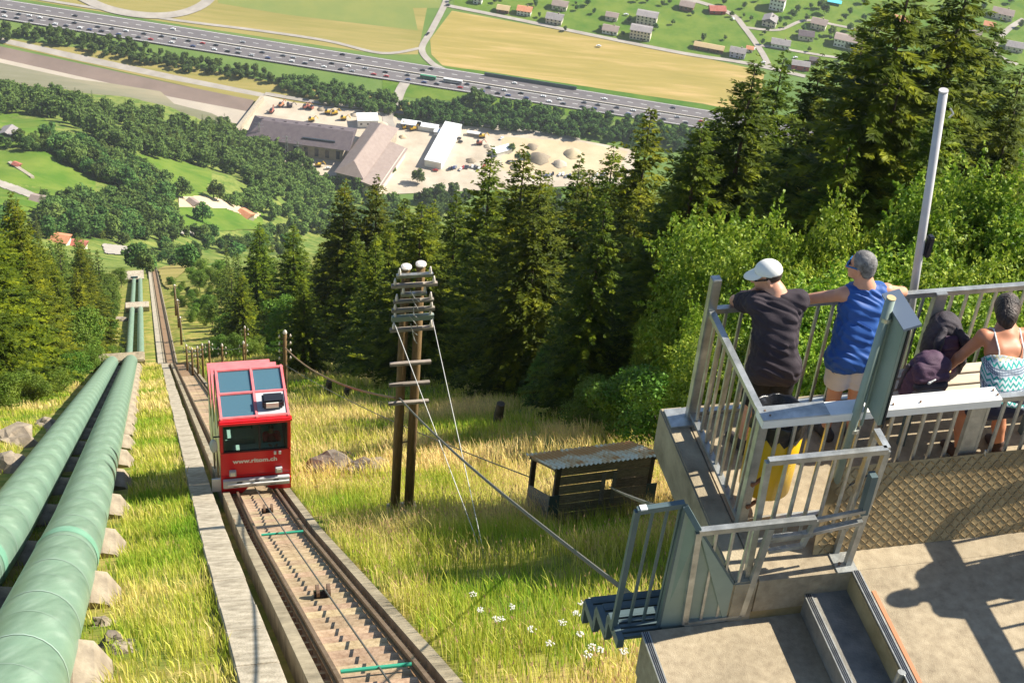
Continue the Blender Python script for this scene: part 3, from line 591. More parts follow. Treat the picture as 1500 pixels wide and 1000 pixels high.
# ------------------------------------------------------------ vegetation
def quads(base,tip,wd,nrm):
    mid=base*.45+tip*.55; side=np.cross(tip-base,nrm); side/=np.linalg.norm(side,axis=1,keepdims=True)+1e-9; side*=wd[:,None]
    v=np.stack([base,mid+side,tip,mid-side],1).reshape(-1,3); return v,np.arange(len(v)).reshape(-1,4)
def spruce_mesh(H_,Rr,seed,whorls,bpw,tw,bare=.1,dens=1.,sparse=0.,wm=1.):
    g=np.random.default_rng(seed); B=[];T=[];W=[]
    zz=H_*(bare+(1-bare)*np.linspace(0,1,whorls)**1.05)
    for i,z0 in enumerate(zz):
        f=(1-z0/H_); L=Rr*f**.8+.12; nb=max(4,int(bpw*(.6+.4*f)))
        az=g.uniform(0,6.28)+np.arange(nb)*6.283/nb+g.normal(0,.25,nb)
        for a in az:
            if g.random()<sparse: continue
            l=L*g.uniform(.62,1.12); zb=z0+g.normal(0,.15); o=np.array([math.cos(a),math.sin(a),0.]); sd=np.array([-o[1],o[0],0]); droop=.12+.42*f*g.uniform(.6,1.3)
            n=max(3,int(tw*l*dens)); t=np.sort(g.uniform(.12,1,n)); p=o*(l*t)[:,None]; p[:,2]+=zb+l*(.10*t-droop*t*t+.12*t**4)
            ln=(.18+.34*l/3.2*(1.05-t))*g.uniform(.7,1.3,n)
            for kk,sg in enumerate((-1,1,0)):
                d=o*(.75+.0*t)[:,None]+sd*(sg*g.uniform(.55,1.0,n))[:,None]; d[:,2]+=(-.16 if sg else -.55)+g.normal(0,.16,n); d/=np.linalg.norm(d,axis=1,keepdims=True)
                B.append(p+0); T.append(p+d*(ln*(1 if sg else .75))[:,None]); W.append(ln*.17*wm)
    B=np.concatenate(B);T=np.concatenate(T);W=np.concatenate(W); nrm=g.normal(0,.55,(len(B),3))+[0,0,1]; v,f=quads(B,T,W,nrm); return v,f
def spruce(name,H_,Rr,seed,whorls,bpw,tw,label,m='needle',bare=.1,dens=1.,group=None,sparse=0.,cat='spruce',wm=1.):
    t=thing(name,label,cat,(0,0,0),group); v,f=spruce_mesh(H_,Rr,seed,whorls,bpw,tw,bare,dens,sparse,wm); raw('crown',v,f,m,t)
    b=MB(); r=H_*.0125; b.tube([(0,0,-1.5),(.02,0,H_*.3),(0,.03,H_*.65),(0,0,H_*.985)],[r,r*.75,r*.4,.015],8); build(b,'trunk','bark',t,smooth=True); return t
def leafy_mesh(cr,ch,zc,nblob,nleaf,ls,seed,flat=.9,topbias=.25):
    g=np.random.default_rng(seed); bc=g.normal(0,1,(nblob,3)); bc/=np.linalg.norm(bc,axis=1,keepdims=True); bc*=g.uniform(.35,.82,(nblob,1)); bc*=[cr,cr,ch]; br=g.uniform(.24,.42,nblob)*min(cr,ch)*1.15*(1 if nblob<30 else .8)
    k=g.integers(0,nblob,nleaf); d=g.normal(0,1,(nleaf,3)); d/=np.linalg.norm(d,axis=1,keepdims=True); d[:,2]=np.where(g.random(nleaf)<topbias,np.abs(d[:,2]),d[:,2])
    p=bc[k]+d*(br[k]*g.uniform(.55,1.12,nleaf))[:,None]*[1,1,flat]; p[:,2]+=zc
    if nblob>=40:      # upright leafy shoots that break the outline
        ns,nl_=300,30; kb=g.integers(0,nblob,ns); dd=g.normal(0,.8,(ns,3))+[0,0,.7]; ou=bc[kb]/np.array([cr,cr,ch]); dd+=ou*.9; dd/=np.linalg.norm(dd,axis=1,keepdims=True); L_=g.uniform(.25,.75,ns)
        t_=g.random((ns,nl_)); q=(bc[kb]+dd*(br[kb]*.8)[:,None])[:,None]+dd[:,None]*(t_*L_[:,None])[...,None]+g.normal(0,.07,(ns,nl_,3))*(1.1-t_)[...,None]; q=q.reshape(-1,3); q[:,2]+=zc; p[:len(q)]=q
    n=d*.7+g.normal(0,.6,(nleaf,3))+[0,0,.35]; n/=np.linalg.norm(n,axis=1,keepdims=True); x=np.cross(n,g.normal(0,1,(nleaf,3))); x/=np.linalg.norm(x,axis=1,keepdims=True); l=ls*g.uniform(.6,1.35,nleaf)
    v,f=quads(p-x*l[:,None]/2,p+x*l[:,None]/2,l*.33,n); return v,f,bc,br
def leafy(name,cr,ch,zc,nblob,nleaf,ls,seed,m,label,bark='bark_grey',trunk=.12,group=None,cat='tree',nl=9):
    t=thing(name,label,cat,(0,0,0),group); v,f,bc,br=leafy_mesh(cr,ch,zc,nblob,nleaf,ls,seed); raw('crown',v,f,m,t)
    b=MB(); hh=zc-ch*.25; b.tube([(0,0,-1.5),(.03*cr,0,hh*.5),(0,.03*cr,hh)],[trunk,trunk*.8,trunk*.6],7)
    for i in range(min(nl,nblob)):
        c=bc[i]+[0,0,zc]; s=np.array([0,0,hh*(.55+.45*i/nl)]); b.tube([s,(s+c)/2+[0,0,.1*cr],c],[trunk*.5,trunk*.3,trunk*.1],5)
    build(b,'trunk',bark,t,smooth=True); return t
USED=set()
def place(pr,loc,rz,sc,label,group):
    if pr.name in USED: return copy_tree(pr,loc,rz,sc,label,group)
    USED.add(pr.name); kids(pr); pr.location=tuple(map(float,loc)); pr.rotation_euler=(0,0,rz); pr.scale=(sc,)*3 if np.isscalar(sc) else sc; tag(pr,label,None,group); return pr
# prototypes
SP=[spruce('spruce_tree',17,3.5+.3*i,11+i,54,10,13,'x',bare=.05,wm=1.05) for i in range(3)]
SPB=[spruce('spruce_tree',20,4.5,31+i,66,11,20,'x',bare=.04,dens=1.1,sparse=.12,wm=.85) for i in range(2)]
SPY=[spruce('young_spruce',4.5,1.5,51+i,30,9,16,'x',m='needle_light',bare=.04,cat='young spruce',wm=1.4) for i in range(2)]
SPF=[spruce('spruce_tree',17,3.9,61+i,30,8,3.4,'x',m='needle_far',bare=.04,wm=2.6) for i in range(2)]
LN_=[leafy('broadleaf_tree',2.7,2.7,5.8,48,44000,.118,71+i,'leaf_near','x',trunk=.12,nl=14) for i in range(2)]
LB=[leafy('leafy_shrub',1.5,1.5,1.6,14,9000,.10,81+i,'leaf_mid','x',trunk=.05,cat='shrub') for i in range(2)]
LM=[leafy('broadleaf_tree',3.2,4.2,6.0,18,5200,.34,91+i,'leaf_mid','x',trunk=.16) for i in range(2)]
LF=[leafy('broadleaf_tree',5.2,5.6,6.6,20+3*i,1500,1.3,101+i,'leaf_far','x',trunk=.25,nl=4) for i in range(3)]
LF_DATA=[leafy_mesh(5.2,5.6,6.6,20+3*i,1100,1.5,101+i)[:2] for i in range(3)]
def onz(x,y): return np.array([x,y,max(float(zt(x,y)),ZV)])
def sw2xy(s,w_): q=TD*s+ND*w_; return q[0],q[1]
# the big dark spruces below the viewing platform (top pixel -> stand, height)
def tree_to(px_top,py_top,d,pr,Hp,label,group,rz=None,wide=1.):
    top=atd(px_top,py_top,d); g0=zt(top[0],top[1]); h=top[2]-g0; sc=h/Hp
    return place(pr,(top[0],top[1],g0),random.uniform(0,6.28) if rz is None else rz,(sc*wide,sc*wide,sc),label,group)
for i,(x,y,d,lb,wd) in enumerate([(1108,92,66,'dark spruce with a pointed top next to the slender twin, above the grey-capped man',1.0),(1150,78,70,'slender spruce twin close behind the pointed dark spruce',.8),(1205,88,74,'lower dark spruce filling the gap beside the tallest spruces',.95),(1342,-50,56,'tallest broad spruce, its ragged crown behind the white pole',1.15),(1425,-40,58,'tall spruce with loose yellow-green tips right of the white pole',1.15),(1265,60,68,'dark spruce leaning into the tallest spruce behind the men',1.0),(1490,150,60,'spruce with bare brown twigs behind the woman',1.0),(1060,150,72,'dark spruce at the forest edge above the leafy tree',1.0),(1290,10,72,'narrow spruce wedged behind the tallest broad spruce',.9),(1170,190,62,'short dark spruce under the slender spruce twin',1.0),(1385,150,56,'low dense spruce right behind the white pole',1.0),(1245,210,58,'low dense spruce above the sleeveless man',1.05),(1462,40,70,'spruce with a thin crown between the tall one and the brown chalet',1.1),(1500,100,66,'spruce at the end of the tall group above the woman',1.1),(1030,180,66,'dark spruce flanking the pointed one on the valley side',1.1),(1320,120,58,'dense dark spruce filling the base of the tallest one',1.2)]):
    tree_to(x,y,d,SPB[i%2],20,lb,None,wide=wd*1.32)
# forest to the right of the line
g=np.random.default_rng(5); pts=[]
def far_enough(p,L,dm): return all((p[0]-q[0])**2+(p[1]-q[1])**2>dm*dm for q in L)
named=[(720,222,105,'spruce with a tall thin leading shoot in front of the gravel yard'),(505,270,150,'broad spruce standing just right of the power station slope'),(593,292,140,'spruce with a sharp tip left of the tall thin one'),(552,262,150,'pointed spruce in front of the station wing'),(635,300,130,'mid-sized spruce between two sharp-tipped ones'),(865,250,92,'shaggy grey-green spruce beside the bare earth heap'),(850,232,96,'thin spruce top rising against the bare earth heap'),(900,215,88,'dense spruce below the valley yard road'),(955,160,84,'tall sunlit spruce before the motorway trees'),(1010,235,78,'dark spruce beside the sunlit tall one'),(805,262,98,'spruce in shade before the parked yard cars'),(760,285,100,'dark spruce behind the double pole, right side'),(670,285,112,'spruce directly behind the top of the double pole'),(940,270,80,'shaded spruce over the bright leafy tree'),(430,330,190,'sunlit spruce cluster tree right of the barn'),(470,360,170,'bushy spruce left of the double pole'),(380,330,230,'spruce below the brown-roofed barn'),(445,400,120,'bright low spruce above the wooden pole')]
for i,(x,y,d,lb) in enumerate(named):
    o=tree_to(x,y,d,SP[i%3],17,lb,None,wide=1.25 if d>100 else 1.15); pts.append(tuple(o.location[:2]))
cand=[]
for _ in range(9000):
    s=g.uniform(52,420); wv=g.uniform(10,10+.33*s); 
    if wv<16+2*math.sin(s*.13)+(0 if s<150 else -5): continue
    x,y=sw2xy(s,wv); px,py,d=proj(onz(x,y)); 
    if px<230 or px>1250 or (px>1000 and s>120): continue
    if s>180 and px<330: continue
    dm=4.4 if s<130 else 6.5 if s<220 else 9
    if far_enough((x,y),pts,dm): pts.append((x,y)); cand.append((d,x,y))
cand.sort(); print('right forest',len(cand))
for i,(d,x,y) in enumerate(cand[:185]):
    h=g.uniform(10,16)
    place(SP[i%3] if d<260 else SPF[i%2],onz(x,y),g.uniform(0,6.28),((h/17)*g.uniform(.95,1.5),(h/17)*g.uniform(.95,1.5),h/17),'dark spruce in the dense forest right of the funicular line','spruces in the forest right of the line')
# left bank
ptl=[]; cand=[]
for _ in range(6000):
    s=g.uniform(76,400); wv=g.uniform(-8-.34*s,-9.5 if s>88 else -13); x,y=sw2xy(s,wv); px,py,d=proj(onz(x,y))
    if px<-60 or px>225: continue
    if far_enough((x,y),ptl,4.3 if s<150 else 7): ptl.append((x,y)); cand.append((d,x,y,px))
cand.sort(); print('left forest',len(cand))
for i,(d,x,y,px) in enumerate(cand[:95]):
    if (px>130 and i%2==0): place(LM[(i//2)%2],onz(x,y),g.uniform(0,6.28),g.uniform(.55,.85),'leafy green tree among the spruces beside the green pipes','leafy trees beside the pipes')
    else: place(SP[i%3] if d<300 else SPF[i%2],onz(x,y),g.uniform(0,6.28),(lambda a:(a*g.uniform(1,1.4),a*g.uniform(1,1.4),a))(g.uniform(14,21)/17),'sunlit spruce on the bank left of the green pipes','spruces left of the pipes')
ptm=[]; c=0
for _ in range(4000):
    if c>=58: break
    s_=g.uniform(138,400); left=g.random()<.62; wv=g.uniform(-34,-6.5) if left else g.uniform(11,34)
    x,y=sw2xy(s_,wv); px,py,d=proj(onz(x,y))
    if px<60 or px>420 or not far_enough((x,y),ptm+ptl[:60],4.6): continue
    ptm.append((x,y)); c+=1; place(LM[c%2],onz(x,y),g.uniform(0,6.28),g.uniform(.45,.85),'light green leafy tree %s'%('crowding the pipes beyond the anchor block' if left else 'on the slope beside the far track'),'leafy trees left of the far pipes' if left else 'leafy trees right of the far track')
# leafy trees and shrubs close to the platform
for i,(x,y,d,lb,wd) in enumerate([(1095,292,40,'bright leafy tree behind the man in the white cap',.74),(1140,345,37,'light green leafy tree between the two leaning men',.58),(1290,296,37,'tall bright leafy tree behind the white pole',.62),(1390,258,38,'broad yellow-green leafy tree behind the woman',.74),(1480,250,36,'leafy tree behind the railing beyond the woman',.74),(1030,395,54,'leafy bush overhanging the grass beside the railing corner',.5),(960,450,66,'darker leafy bush at the forest edge above the hut',.42),(900,480,72,'small leafy tree at the upper edge of the meadow',.36),(1235,365,35,'leafy bush behind the man in the blue top',.7),(1350,370,33,'low leafy bush behind the backpacks',.85),(1060,440,36,'leafy bush just outside the railing corner',.45),(1150,420,34,'leafy bush seen through the railing bars behind the capped man',.8),(1440,360,32,'leafy bush seen through the railing behind the woman',.75),(1530,300,36,'leafy tree past the end of the bench',.8),(1250,430,30,'dense leafy bush right below the two men',.9),(1390,440,29,'dense leafy bush right below the backpacks',.9),(1090,480,31,'dense leafy bush right below the capped man',.8),(1480,450,29,'dense leafy bush below the bench end',.9)]):
    tree_to(x,y,d,LN_[i%2],8.5,lb,None,wide=wd)
for i,(px,py,h,lb) in enumerate([(640,560,3.6,'bright young spruce standing right behind the double pole'),(790,590,3.4,'young spruce at the shaded forest edge left of the tree stump'),(365,470,3.5,'young spruce on the bank beside the row of poles'),(455,470,5.,'sunlit young spruce above the cable bend'),(488,455,4.6,'young spruce next to the sunlit one above the cable bend'),(330,420,4,'small spruce at the rock cutting by the track'),(745,575,2.2,'tiny dark spruce in front of bare trunks')]):
    P=hit(px,py); place(SPY[i%2],P,g.uniform(0,6.28),h/4.5,lb,None)
for i,(px,py,sc) in enumerate([(115,560,1.1),(140,545,1.0),(90,578,.8),(50,592,.9),(165,528,1.1),(910,640,1.1),(870,630,.9),(960,660,1.2),(450,505,.8),(15,600,1.0)]):
    place(LB[i%2],hit(px,py),g.uniform(0,6.28),sc,'leafy green shrub at the edge of the %s'%('grass beside the green pipes' if px<300 else 'meadow below the forest'),'shrubs by the pipes' if px<300 else 'shrubs at the forest edge')
ptb=[]
for _ in range(600):
    if len(ptb)>=42: break
    s_=g.uniform(140,380); wv=g.uniform(6.5,15); x,y=sw2xy(s_,wv)
    if not far_enough((x,y),ptb,3.6): continue
    ptb.append((x,y)); place(LB[len(ptb)%2],onz(x,y),g.uniform(0,6.28),g.uniform(.5,1.25),'low green shrub on the dry bank beside the far track','shrubs beside the far track')
# trees of the lower slope and the valley, by patch
def patch(poly,n,hmin,hmax,conif,label,group,dm=5.,cl=None,stuff=None):
    SV=[];SF=[];off=0
    xs_=[p[0] for p in poly]; ys_=[p[1] for p in poly]; m=n*14; px=g.uniform(min(xs_),max(xs_),m); py=g.uniform(min(ys_),max(ys_),m); k=inpoly(px,py,poly); P=hits(px[k],py[k]); L=[]; c=0
    for p in P:
        if c>=n: break
        if not far_enough(p,L,dm): continue
        L.append((p[0],p[1])); h=g.uniform(hmin,hmax); c+=1
        if stuff:
            me=LF_DATA[c%3]; s_=h/12.5; a_=g.uniform(0,6.28); ca,sa=math.cos(a_)*s_*g.uniform(.85,1.25),math.sin(a_)*s_
            v=me[0]@np.array([[ca,sa,0],[-sa,ca,0],[0,0,s_]])+p; SV.append(v); SF.append(me[1]+off); off+=len(v); continue
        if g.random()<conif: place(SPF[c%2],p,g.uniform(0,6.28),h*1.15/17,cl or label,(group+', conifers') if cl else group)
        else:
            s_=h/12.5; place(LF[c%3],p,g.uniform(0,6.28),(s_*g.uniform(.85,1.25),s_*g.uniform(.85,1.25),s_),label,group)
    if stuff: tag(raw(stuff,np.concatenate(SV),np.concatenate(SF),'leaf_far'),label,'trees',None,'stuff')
patch([(-20,38),(60,46),(180,62),(300,92),(400,108),(410,124),(300,112),(180,88),(60,64),(-20,60)],105,6,10,0,'row of rounded green trees between motorway and muddy river','x',stuff='riverside_trees')
patch([(415,116),(500,132),(580,146),(592,158),(560,172),(470,152),(410,132)],75,7,11,0,'clump of green trees between motorway and power station yard','x',stuff='yard_trees')
patch([(588,158),(690,148),(850,172),(1010,196),(1060,215),(1000,222),(860,206),(700,190),(596,176)],150,8,13,0,'belt of green trees between motorway and long gravel yard','x',stuff='tree_belt')
patch([(-20,128),(110,156),(240,182),(330,196),(440,238),(470,262),(400,285),(320,250),(190,232),(150,205),(70,172),(-20,168)],190,12,18,0,'woodland strip of tall leafy trees along the river','x',5,stuff='riverside_wood')
patch([(100,160),(240,184),(330,198),(400,225),(330,240),(190,228),(150,205)],50,14,20,1,'dark spruce in the woodland strip along the river','spruces in the riverside wood')
patch([(70,205),(130,225),(220,255),(250,290),(235,300),(150,268),(85,240)],58,11,16,0,'leafy tree in the hedge between the two green meadows','hedge between the meadows')
patch([(0,200),(80,208),(85,222),(0,222)],12,7,10,0,'leafy tree below the white house in the meadow','trees below the white house')
patch([(320,232),(400,270),(480,262),(600,300),(600,345),(440,345),(330,300),(370,290)],130,9,14,0,'dense slope wood of leafy trees below the power station','x',stuff='slope_wood')
patch([(60,310),(140,300),(235,300),(260,330),(240,352),(150,350),(60,350)],74,11,17,.05,'leafy tree in the wood above the road bend','wood above the road bend')
patch([(240,285),(262,290),(262,345),(240,345)],10,9,12,.0,'leafy tree beside the farm track','trees beside the farm track')
patch([(150,340),(215,345),(300,345),(420,340),(440,370),(330,380),(280,360),(180,358)],46,7,11,.15,'leafy tree on the lower slope beyond the pipes','trees on the lower slope')
patch([(-20,310),(45,322),(60,350),(-20,350)],14,11,15,.3,'tree at the lower edge of the green meadow','trees at the meadow edge')
patch([(600,285),(760,292),(940,285),(960,330),(600,345)],90,9,14,0,'dense leafy trees just below the gravel yard','x',stuff='yard_slope_wood')
patch([(180,385),(215,370),(260,360),(300,370),(275,400),(245,385),(215,400)],22,6,10,.0,'leafy tree around the hairpin road','trees around the hairpin road')
for px,py,h,lb in [(267,290,15,'big round tree on the green meadow above the barn'),(318,293,15,'second big round tree beside the forest edge'),(297,325,14,'big round tree in front of the ruined barn'),(65,298,9,'lone round tree at the end of the meadow wall'),(98,297,7,'small dark tree beside the low barn'),(696,157,19,'tall dark poplar-like tree at the motorway edge'),(574,255,9,'round tree at the annex of the power station'),(612,268,13,'pointed dark tree before the long white shed')]:
    s_=h/12.5; place(LF[int(px)%3],hit(px,py),g.uniform(0,6.28),s_,lb,None)
vt=[(1030,60,8),(1062,58,5),(1120,50,4),(1124,46,4),(1162,25,9),(1168,18,8),(1208,20,11),(1202,12,10),(1225,62,9),(1218,52,10),(1245,45,9),(1285,20,8),(1265,30,7),(860,8,9),(880,45,6),(870,20,6),(845,15,6),(828,45,5),(790,25,5),(912,52,5),(980,5,6),(1150,92,5),(1185,75,5),(1265,5,9),(1300,25,8),(1480,5,9),(1495,40,8),(1440,15,9),(725,4,6),(1060,6,7),(1090,12,7),(1380,20,9),(1400,50,9),(1330,90,8),(1210,105,7),(1232,88,6),(1100,30,5),(660,2,5),(742,165,8),(758,235,7),(772,232,7),(750,222,8)]
for _ in range(75):
    px_,py_=g.uniform(690,1300),g.uniform(0,110)
    if py_>(px_-655)*.19-12 or py_<0: continue
    vt.append((px_,py_,g.uniform(3,7.5)))
for k,(px,py,h) in enumerate(vt):
    s_=h/12.5; o_=place(LF[k%3],atz(px,py,ZV+.8),g.uniform(0,6.28),s_,'garden tree among the village houses' if py<130 else 'green tree on the earth heap in the yard','garden trees in the village' if py<130 else 'trees on the earth heap'); o_.name='garden_tree' if py<130 else 'heap_tree'
for k,(px,py,r) in enumerate([(560,183,5),(590,200,3),(690,235,4),(715,214,3.5),(760,245,7),(790,232,9),(820,240,6),(840,225,8),(470,160,3),(520,168,3),(440,250,4),(780,215,5)]):
    P=atz(px,py,ZV+.9); b=MB(); n=14; rr=[(1,0),(.72,.3),(.38,.55),(.05,.66)]; v=[]; f=[]
    for q,(a,h) in enumerate(rr): v+=[P+[r*a*(1+.2*math.sin(3*j+k+q))*math.cos(2*math.pi*j/n),r*a*(1+.15*math.sin(2*j+k))*math.sin(2*math.pi*j/n),h*r*.8-.2] for j in range(n)]
    for q in range(3): f+=[(q*n+j,q*n+(j+1)%n,(q+1)*n+(j+1)%n,(q+1)*n+j) for j in range(n)]
    f.append(tuple(3*n+j for j in range(n))); tag(raw('gravel_heap',v,f,['gravel_yard','earth','rock_pale'][k%3],smooth=True),'rounded heap of gravel or earth lying in the works yard','heap','heaps in the works yard')
# ------------------------------------------------------------ meadow patches on the lower slope (draped sheets)
def drape(name,poly,m,dz=.35,n=26):
    x0,x1=min(p[0] for p in poly),max(p[0] for p in poly); y0,y1=min(p[1] for p in poly),max(p[1] for p in poly)
    gx,gy=np.meshgrid(np.linspace(x0,x1,n),np.linspace(y0,y1,n)); P=hits(gx.ravel(),gy.ravel()); P[:,2]+=dz; k=inpoly(gx.ravel(),gy.ravel(),poly); i=np.arange(n*n).reshape(n,n); f=[]
    for a in range(n-1):
        for b_ in range(n-1):
            q=(i[a,b_],i[a+1,b_],i[a+1,b_+1],i[a,b_+1])
            if sum(k[list(q)])>=2: 
                dd=[P[j,1] for j in q]
                if max(dd)-min(dd)<60: f.append(tuple(int(j) for j in q))
    return struct(raw(name,P,f,m,smooth=True))
drape('slope_meadow',[(-30,165),(60,170),(80,190),(75,215),(-30,215)],'meadow')
drape('slope_meadow',[(-30,222),(60,222),(130,245),(140,280),(110,300),(70,310),(-30,310)],'meadow',n=34)
drape('slope_meadow',[(150,222),(200,228),(300,240),(310,262),(290,292),(240,290),(160,235)],'meadow')
drape('slope_meadow',[(260,296),(380,290),(385,335),(270,340)],'meadow',n=30)
drape('farm_track',[(262,290),(300,288),(350,298),(382,315),(372,322),(330,306),(262,304)],'earth',dz=.7,n=40)
drape('stone_track',[(-30,255),(30,275),(58,287),(54,294),(0,275),(-30,264)],'pale_road',dz=.7,n=40)
drape('hairpin_road',[(150,358),(185,362),(212,372),(222,388),(216,394),(205,380),(180,374),(155,372)],'pale_road',dz=.7,n=44)
drape('slope_road',[(213,333),(300,338),(300,346),(213,341)],'pale_road',dz=.7,n=44)
drape('bare_slope',[(232,395),(280,378),(290,386),(258,408),(250,425),(240,420)],'hay2',dz=.5,n=34)
def slope_house(px,py,*a,**k): P=hit(px,py); return house(px,py,*a,z=P,**k)
slope_house(14,203,11,9,5,-10,'stucco_white','roof_grey','white gable house standing in the sloping green meadow',ridge='y',wins=(2,1))
slope_house(25,245,4,3,2.4,-25,'barn_wood','roof_red','tiny red-roofed hut at the head of the stone ramp',wins=(0,0),cat='hut',name='field_hut')
slope_house(60,298,10,7,3,-10,'stone_wall_far','roof_brown','low barn with a brown and white roof at the meadow edge',wins=(1,1),cat='barn',name='barn')
slope_house(88,355,9,7,3,-5,'stucco_cream','roof_orange','orange-roofed house above the spruces on the left bank',wins=(2,1))
slope_house(116,362,7,5,2.5,-5,'stucco_cream','roof_red','low red-roofed annex next to the orange-roofed house',wins=(1,1),cat='annex',name='annex')
slope_house(360,318,9,7,3,-35,'stone_wall_far','roof_orange','brown-roofed barn on the bare patch of farm track',wins=(1,1),cat='barn',name='barn')
slope_house(283,300,7,5,2.5,-40,'stone_wall_far','roof_brown','half ruined stone barn behind the big round tree',wins=(1,0),cat='barn',name='barn')
slope_house(757,304,14,9,4,-5,'stucco_cream','roof_brown','brown-roofed house peeking out behind the spruces below the yard',wins=(2,1))
p0=hit(14,240); p1=hit(48,262); b=MB(); b.beam(p0+[0,0,.8],p1+[0,0,.8],2.2,1.8); tag(build(b,'stone_ramp','concrete_pale'),'narrow pale stone ramp crossing the green meadow','ramp')
for pr in SP+SPB+SPY+SPF+LN_+LB+LM+LF:
    if pr.name not in USED:
        for ch in kids(pr): bpy.data.objects.remove(ch)
        bpy.data.objects.remove(pr)
# ------------------------------------------------------------ railway, pipes
SL=math.hypot(1,.777)
def alongT(s0,s1,step):
    k=[p for p in PROF[:,0] if s0<p<s1]; return sorted(set([s0,s1]+k+list(np.arange(s0,s1,step))))
tr=thing('funicular_track','single-track funicular line with steel rails and concrete steps running downhill','railway track',PT(12,W0,0))
S_END=520
for wv in (W0-.57,W0+.57):
    b=MB(); p=[PT(s,wv,.16) for s in alongT(6,S_END,40)]
    for i in range(len(p)-1):
        b.beam(p[i]-[0,0,0],p[i+1],.065,.05); b.beam(p[i]-[0,0,.06],p[i+1]-[0,0,.06],.028,.1); b.beam(p[i]-[0,0,.118],p[i+1]-[0,0,.118],.12,.02)
    build(b,'rail','rail_steel',tr)
for wv,h in ((W0-.90,.16),(W0+.88,.10)):
    b=MB(); p=alongT(6,S_END,40)
    for i in range(len(p)-1): b.beam(PT(p[i],wv,-.30+h-.16),PT(p[i+1],wv,-.30+h-.16),.2,.78)
    build(b,'side_beam','concrete',tr)
b=MB(); p=alongT(6,S_END,40)
for i in range(len(p)-1): b.beam(PT(p[i],W0,-.33),PT(p[i+1],W0,-.33),1.62,.42)
build(b,'track_bed','cable_brown',tr)
# stepped sleepers between and beside the rails
t3=np.array([*(TD/SL),-.777/SL]); n3=np.array([*ND,0]); u3=np.cross(n3,t3)
def piece(mb,c,sz): return mb.box(c,sz,n3,t3,u3)
sh=None
for i in range(190):
    s=13.2+i*.50
    for off,wd in ((0,1.02),) :
        c=PT(s,W0,-.055+.012*math.sin(i*2.3))
        if sh is None:
            b=MB(); b.hexa([n3*x+t3*y+u3*z for x,y,z in ((-.51,-.225,-.09),(.51,-.225,-.09),(.51,.225,-.09),(-.51,.225,-.09),(-.5,-.19,.03),(.5,-.19,.03),(.5,.215,.085),(-.5,.215,.085))])
            v=[tuple(q) for q in b.v]; me=bpy.data.meshes.new('sleeper'); me.from_pydata(v,[],b.f); me.materials.append(MT['sleeper']); sh=me
        o=bpy.data.objects.new('sleeper',sh); COL.objects.link(o); o.parent=tr; o.location=tuple(c-WL[tr.name])
sh2=None
for i in range(110):
    s=13.2+i*.50
    for wv in (W0-.57-.14,W0+.57+.10):
        c=PT(s,wv,-.01)
        if sh2 is None:
            b=MB(); b.box((0,0,0),(.09,.08,.07),n3,t3,u3); me=bpy.data.meshes.new('rail_clip'); me.from_pydata(b.v,[],b.f); me.materials.append(MT['rail_steel']); sh2=me
        o=bpy.data.objects.new('rail_clip',sh2); COL.objects.link(o); o.parent=tr; o.location=tuple(c-WL[tr.name])
for s in (15.85,29.6,46):
    b=MB(); b.tube([PT(s,W0-.5,.17),PT(s,W0+.5,.17)],.03,8); build(b,'drain_bar','green_bar',tr)
for s in (21.8,33.6):
    b=MB(); b.box(PT(s,W0-.02,.12),(.3,.16,.12),n3,t3,u3); r_=build(b,'pulley_bracket','black_plastic',tr)
    for q in (-.1,.1):
        b=MB(); b.tube([PT(s,W0+q-.03,.2),PT(s,W0+q+.03,.2)],.12,14); build(b,'pulley','rail_steel',r_,smooth=False)
b=MB(); b.tube([PT(10,W0+.06,.2),PT(21.8,W0+.02,.24),PT(33.6,W0,.22),PT(38,W0-.02,.2)],.018,6); tag(build(b,'haul_cable','wire'),'thin steel haul cable lying between the rails','cable')
b=MB(); b.tube([PT(s,W0-.98,.16+.02*math.sin(s*2)) for s in np.arange(8,60,1.0)],.022,6); tag(build(b,'cable_conduit','cable_brown'),'thin rusty conduit pipe clipped along the left concrete track edge','conduit')
# walkway of concrete slabs left of the track
wk=thing('concrete_walkway','pale concrete walkway wall of long slabs beside the track','walkway',PT(12,1.3,0))
s=7.; i=0; lens=[2.4,2.1,2.6,2.2]
while s<132:
    l=lens[i%4]*(1 if s<60 else 2.5); b=MB(); j=random.uniform(-.015,.015); c0,c1=PT(s+.012,1.19+j,.03+j),PT(s+l-.012,1.19+j,.03+j*.5)
    b.beam(c0-[0,0,.47],c1-[0,0,.47],.64,1.04); build(b,'slab','concrete_pale',wk,bevel=.02); s+=l; i+=1
b=MB()
p=alongT(132,S_END,40)
for q in range(len(p)-1): b.beam(PT(p[q],1.3,-.5),PT(p[q+1],1.3,-.5),.8,1.1)
build(b,'lower_wall','concrete_pale',wk)
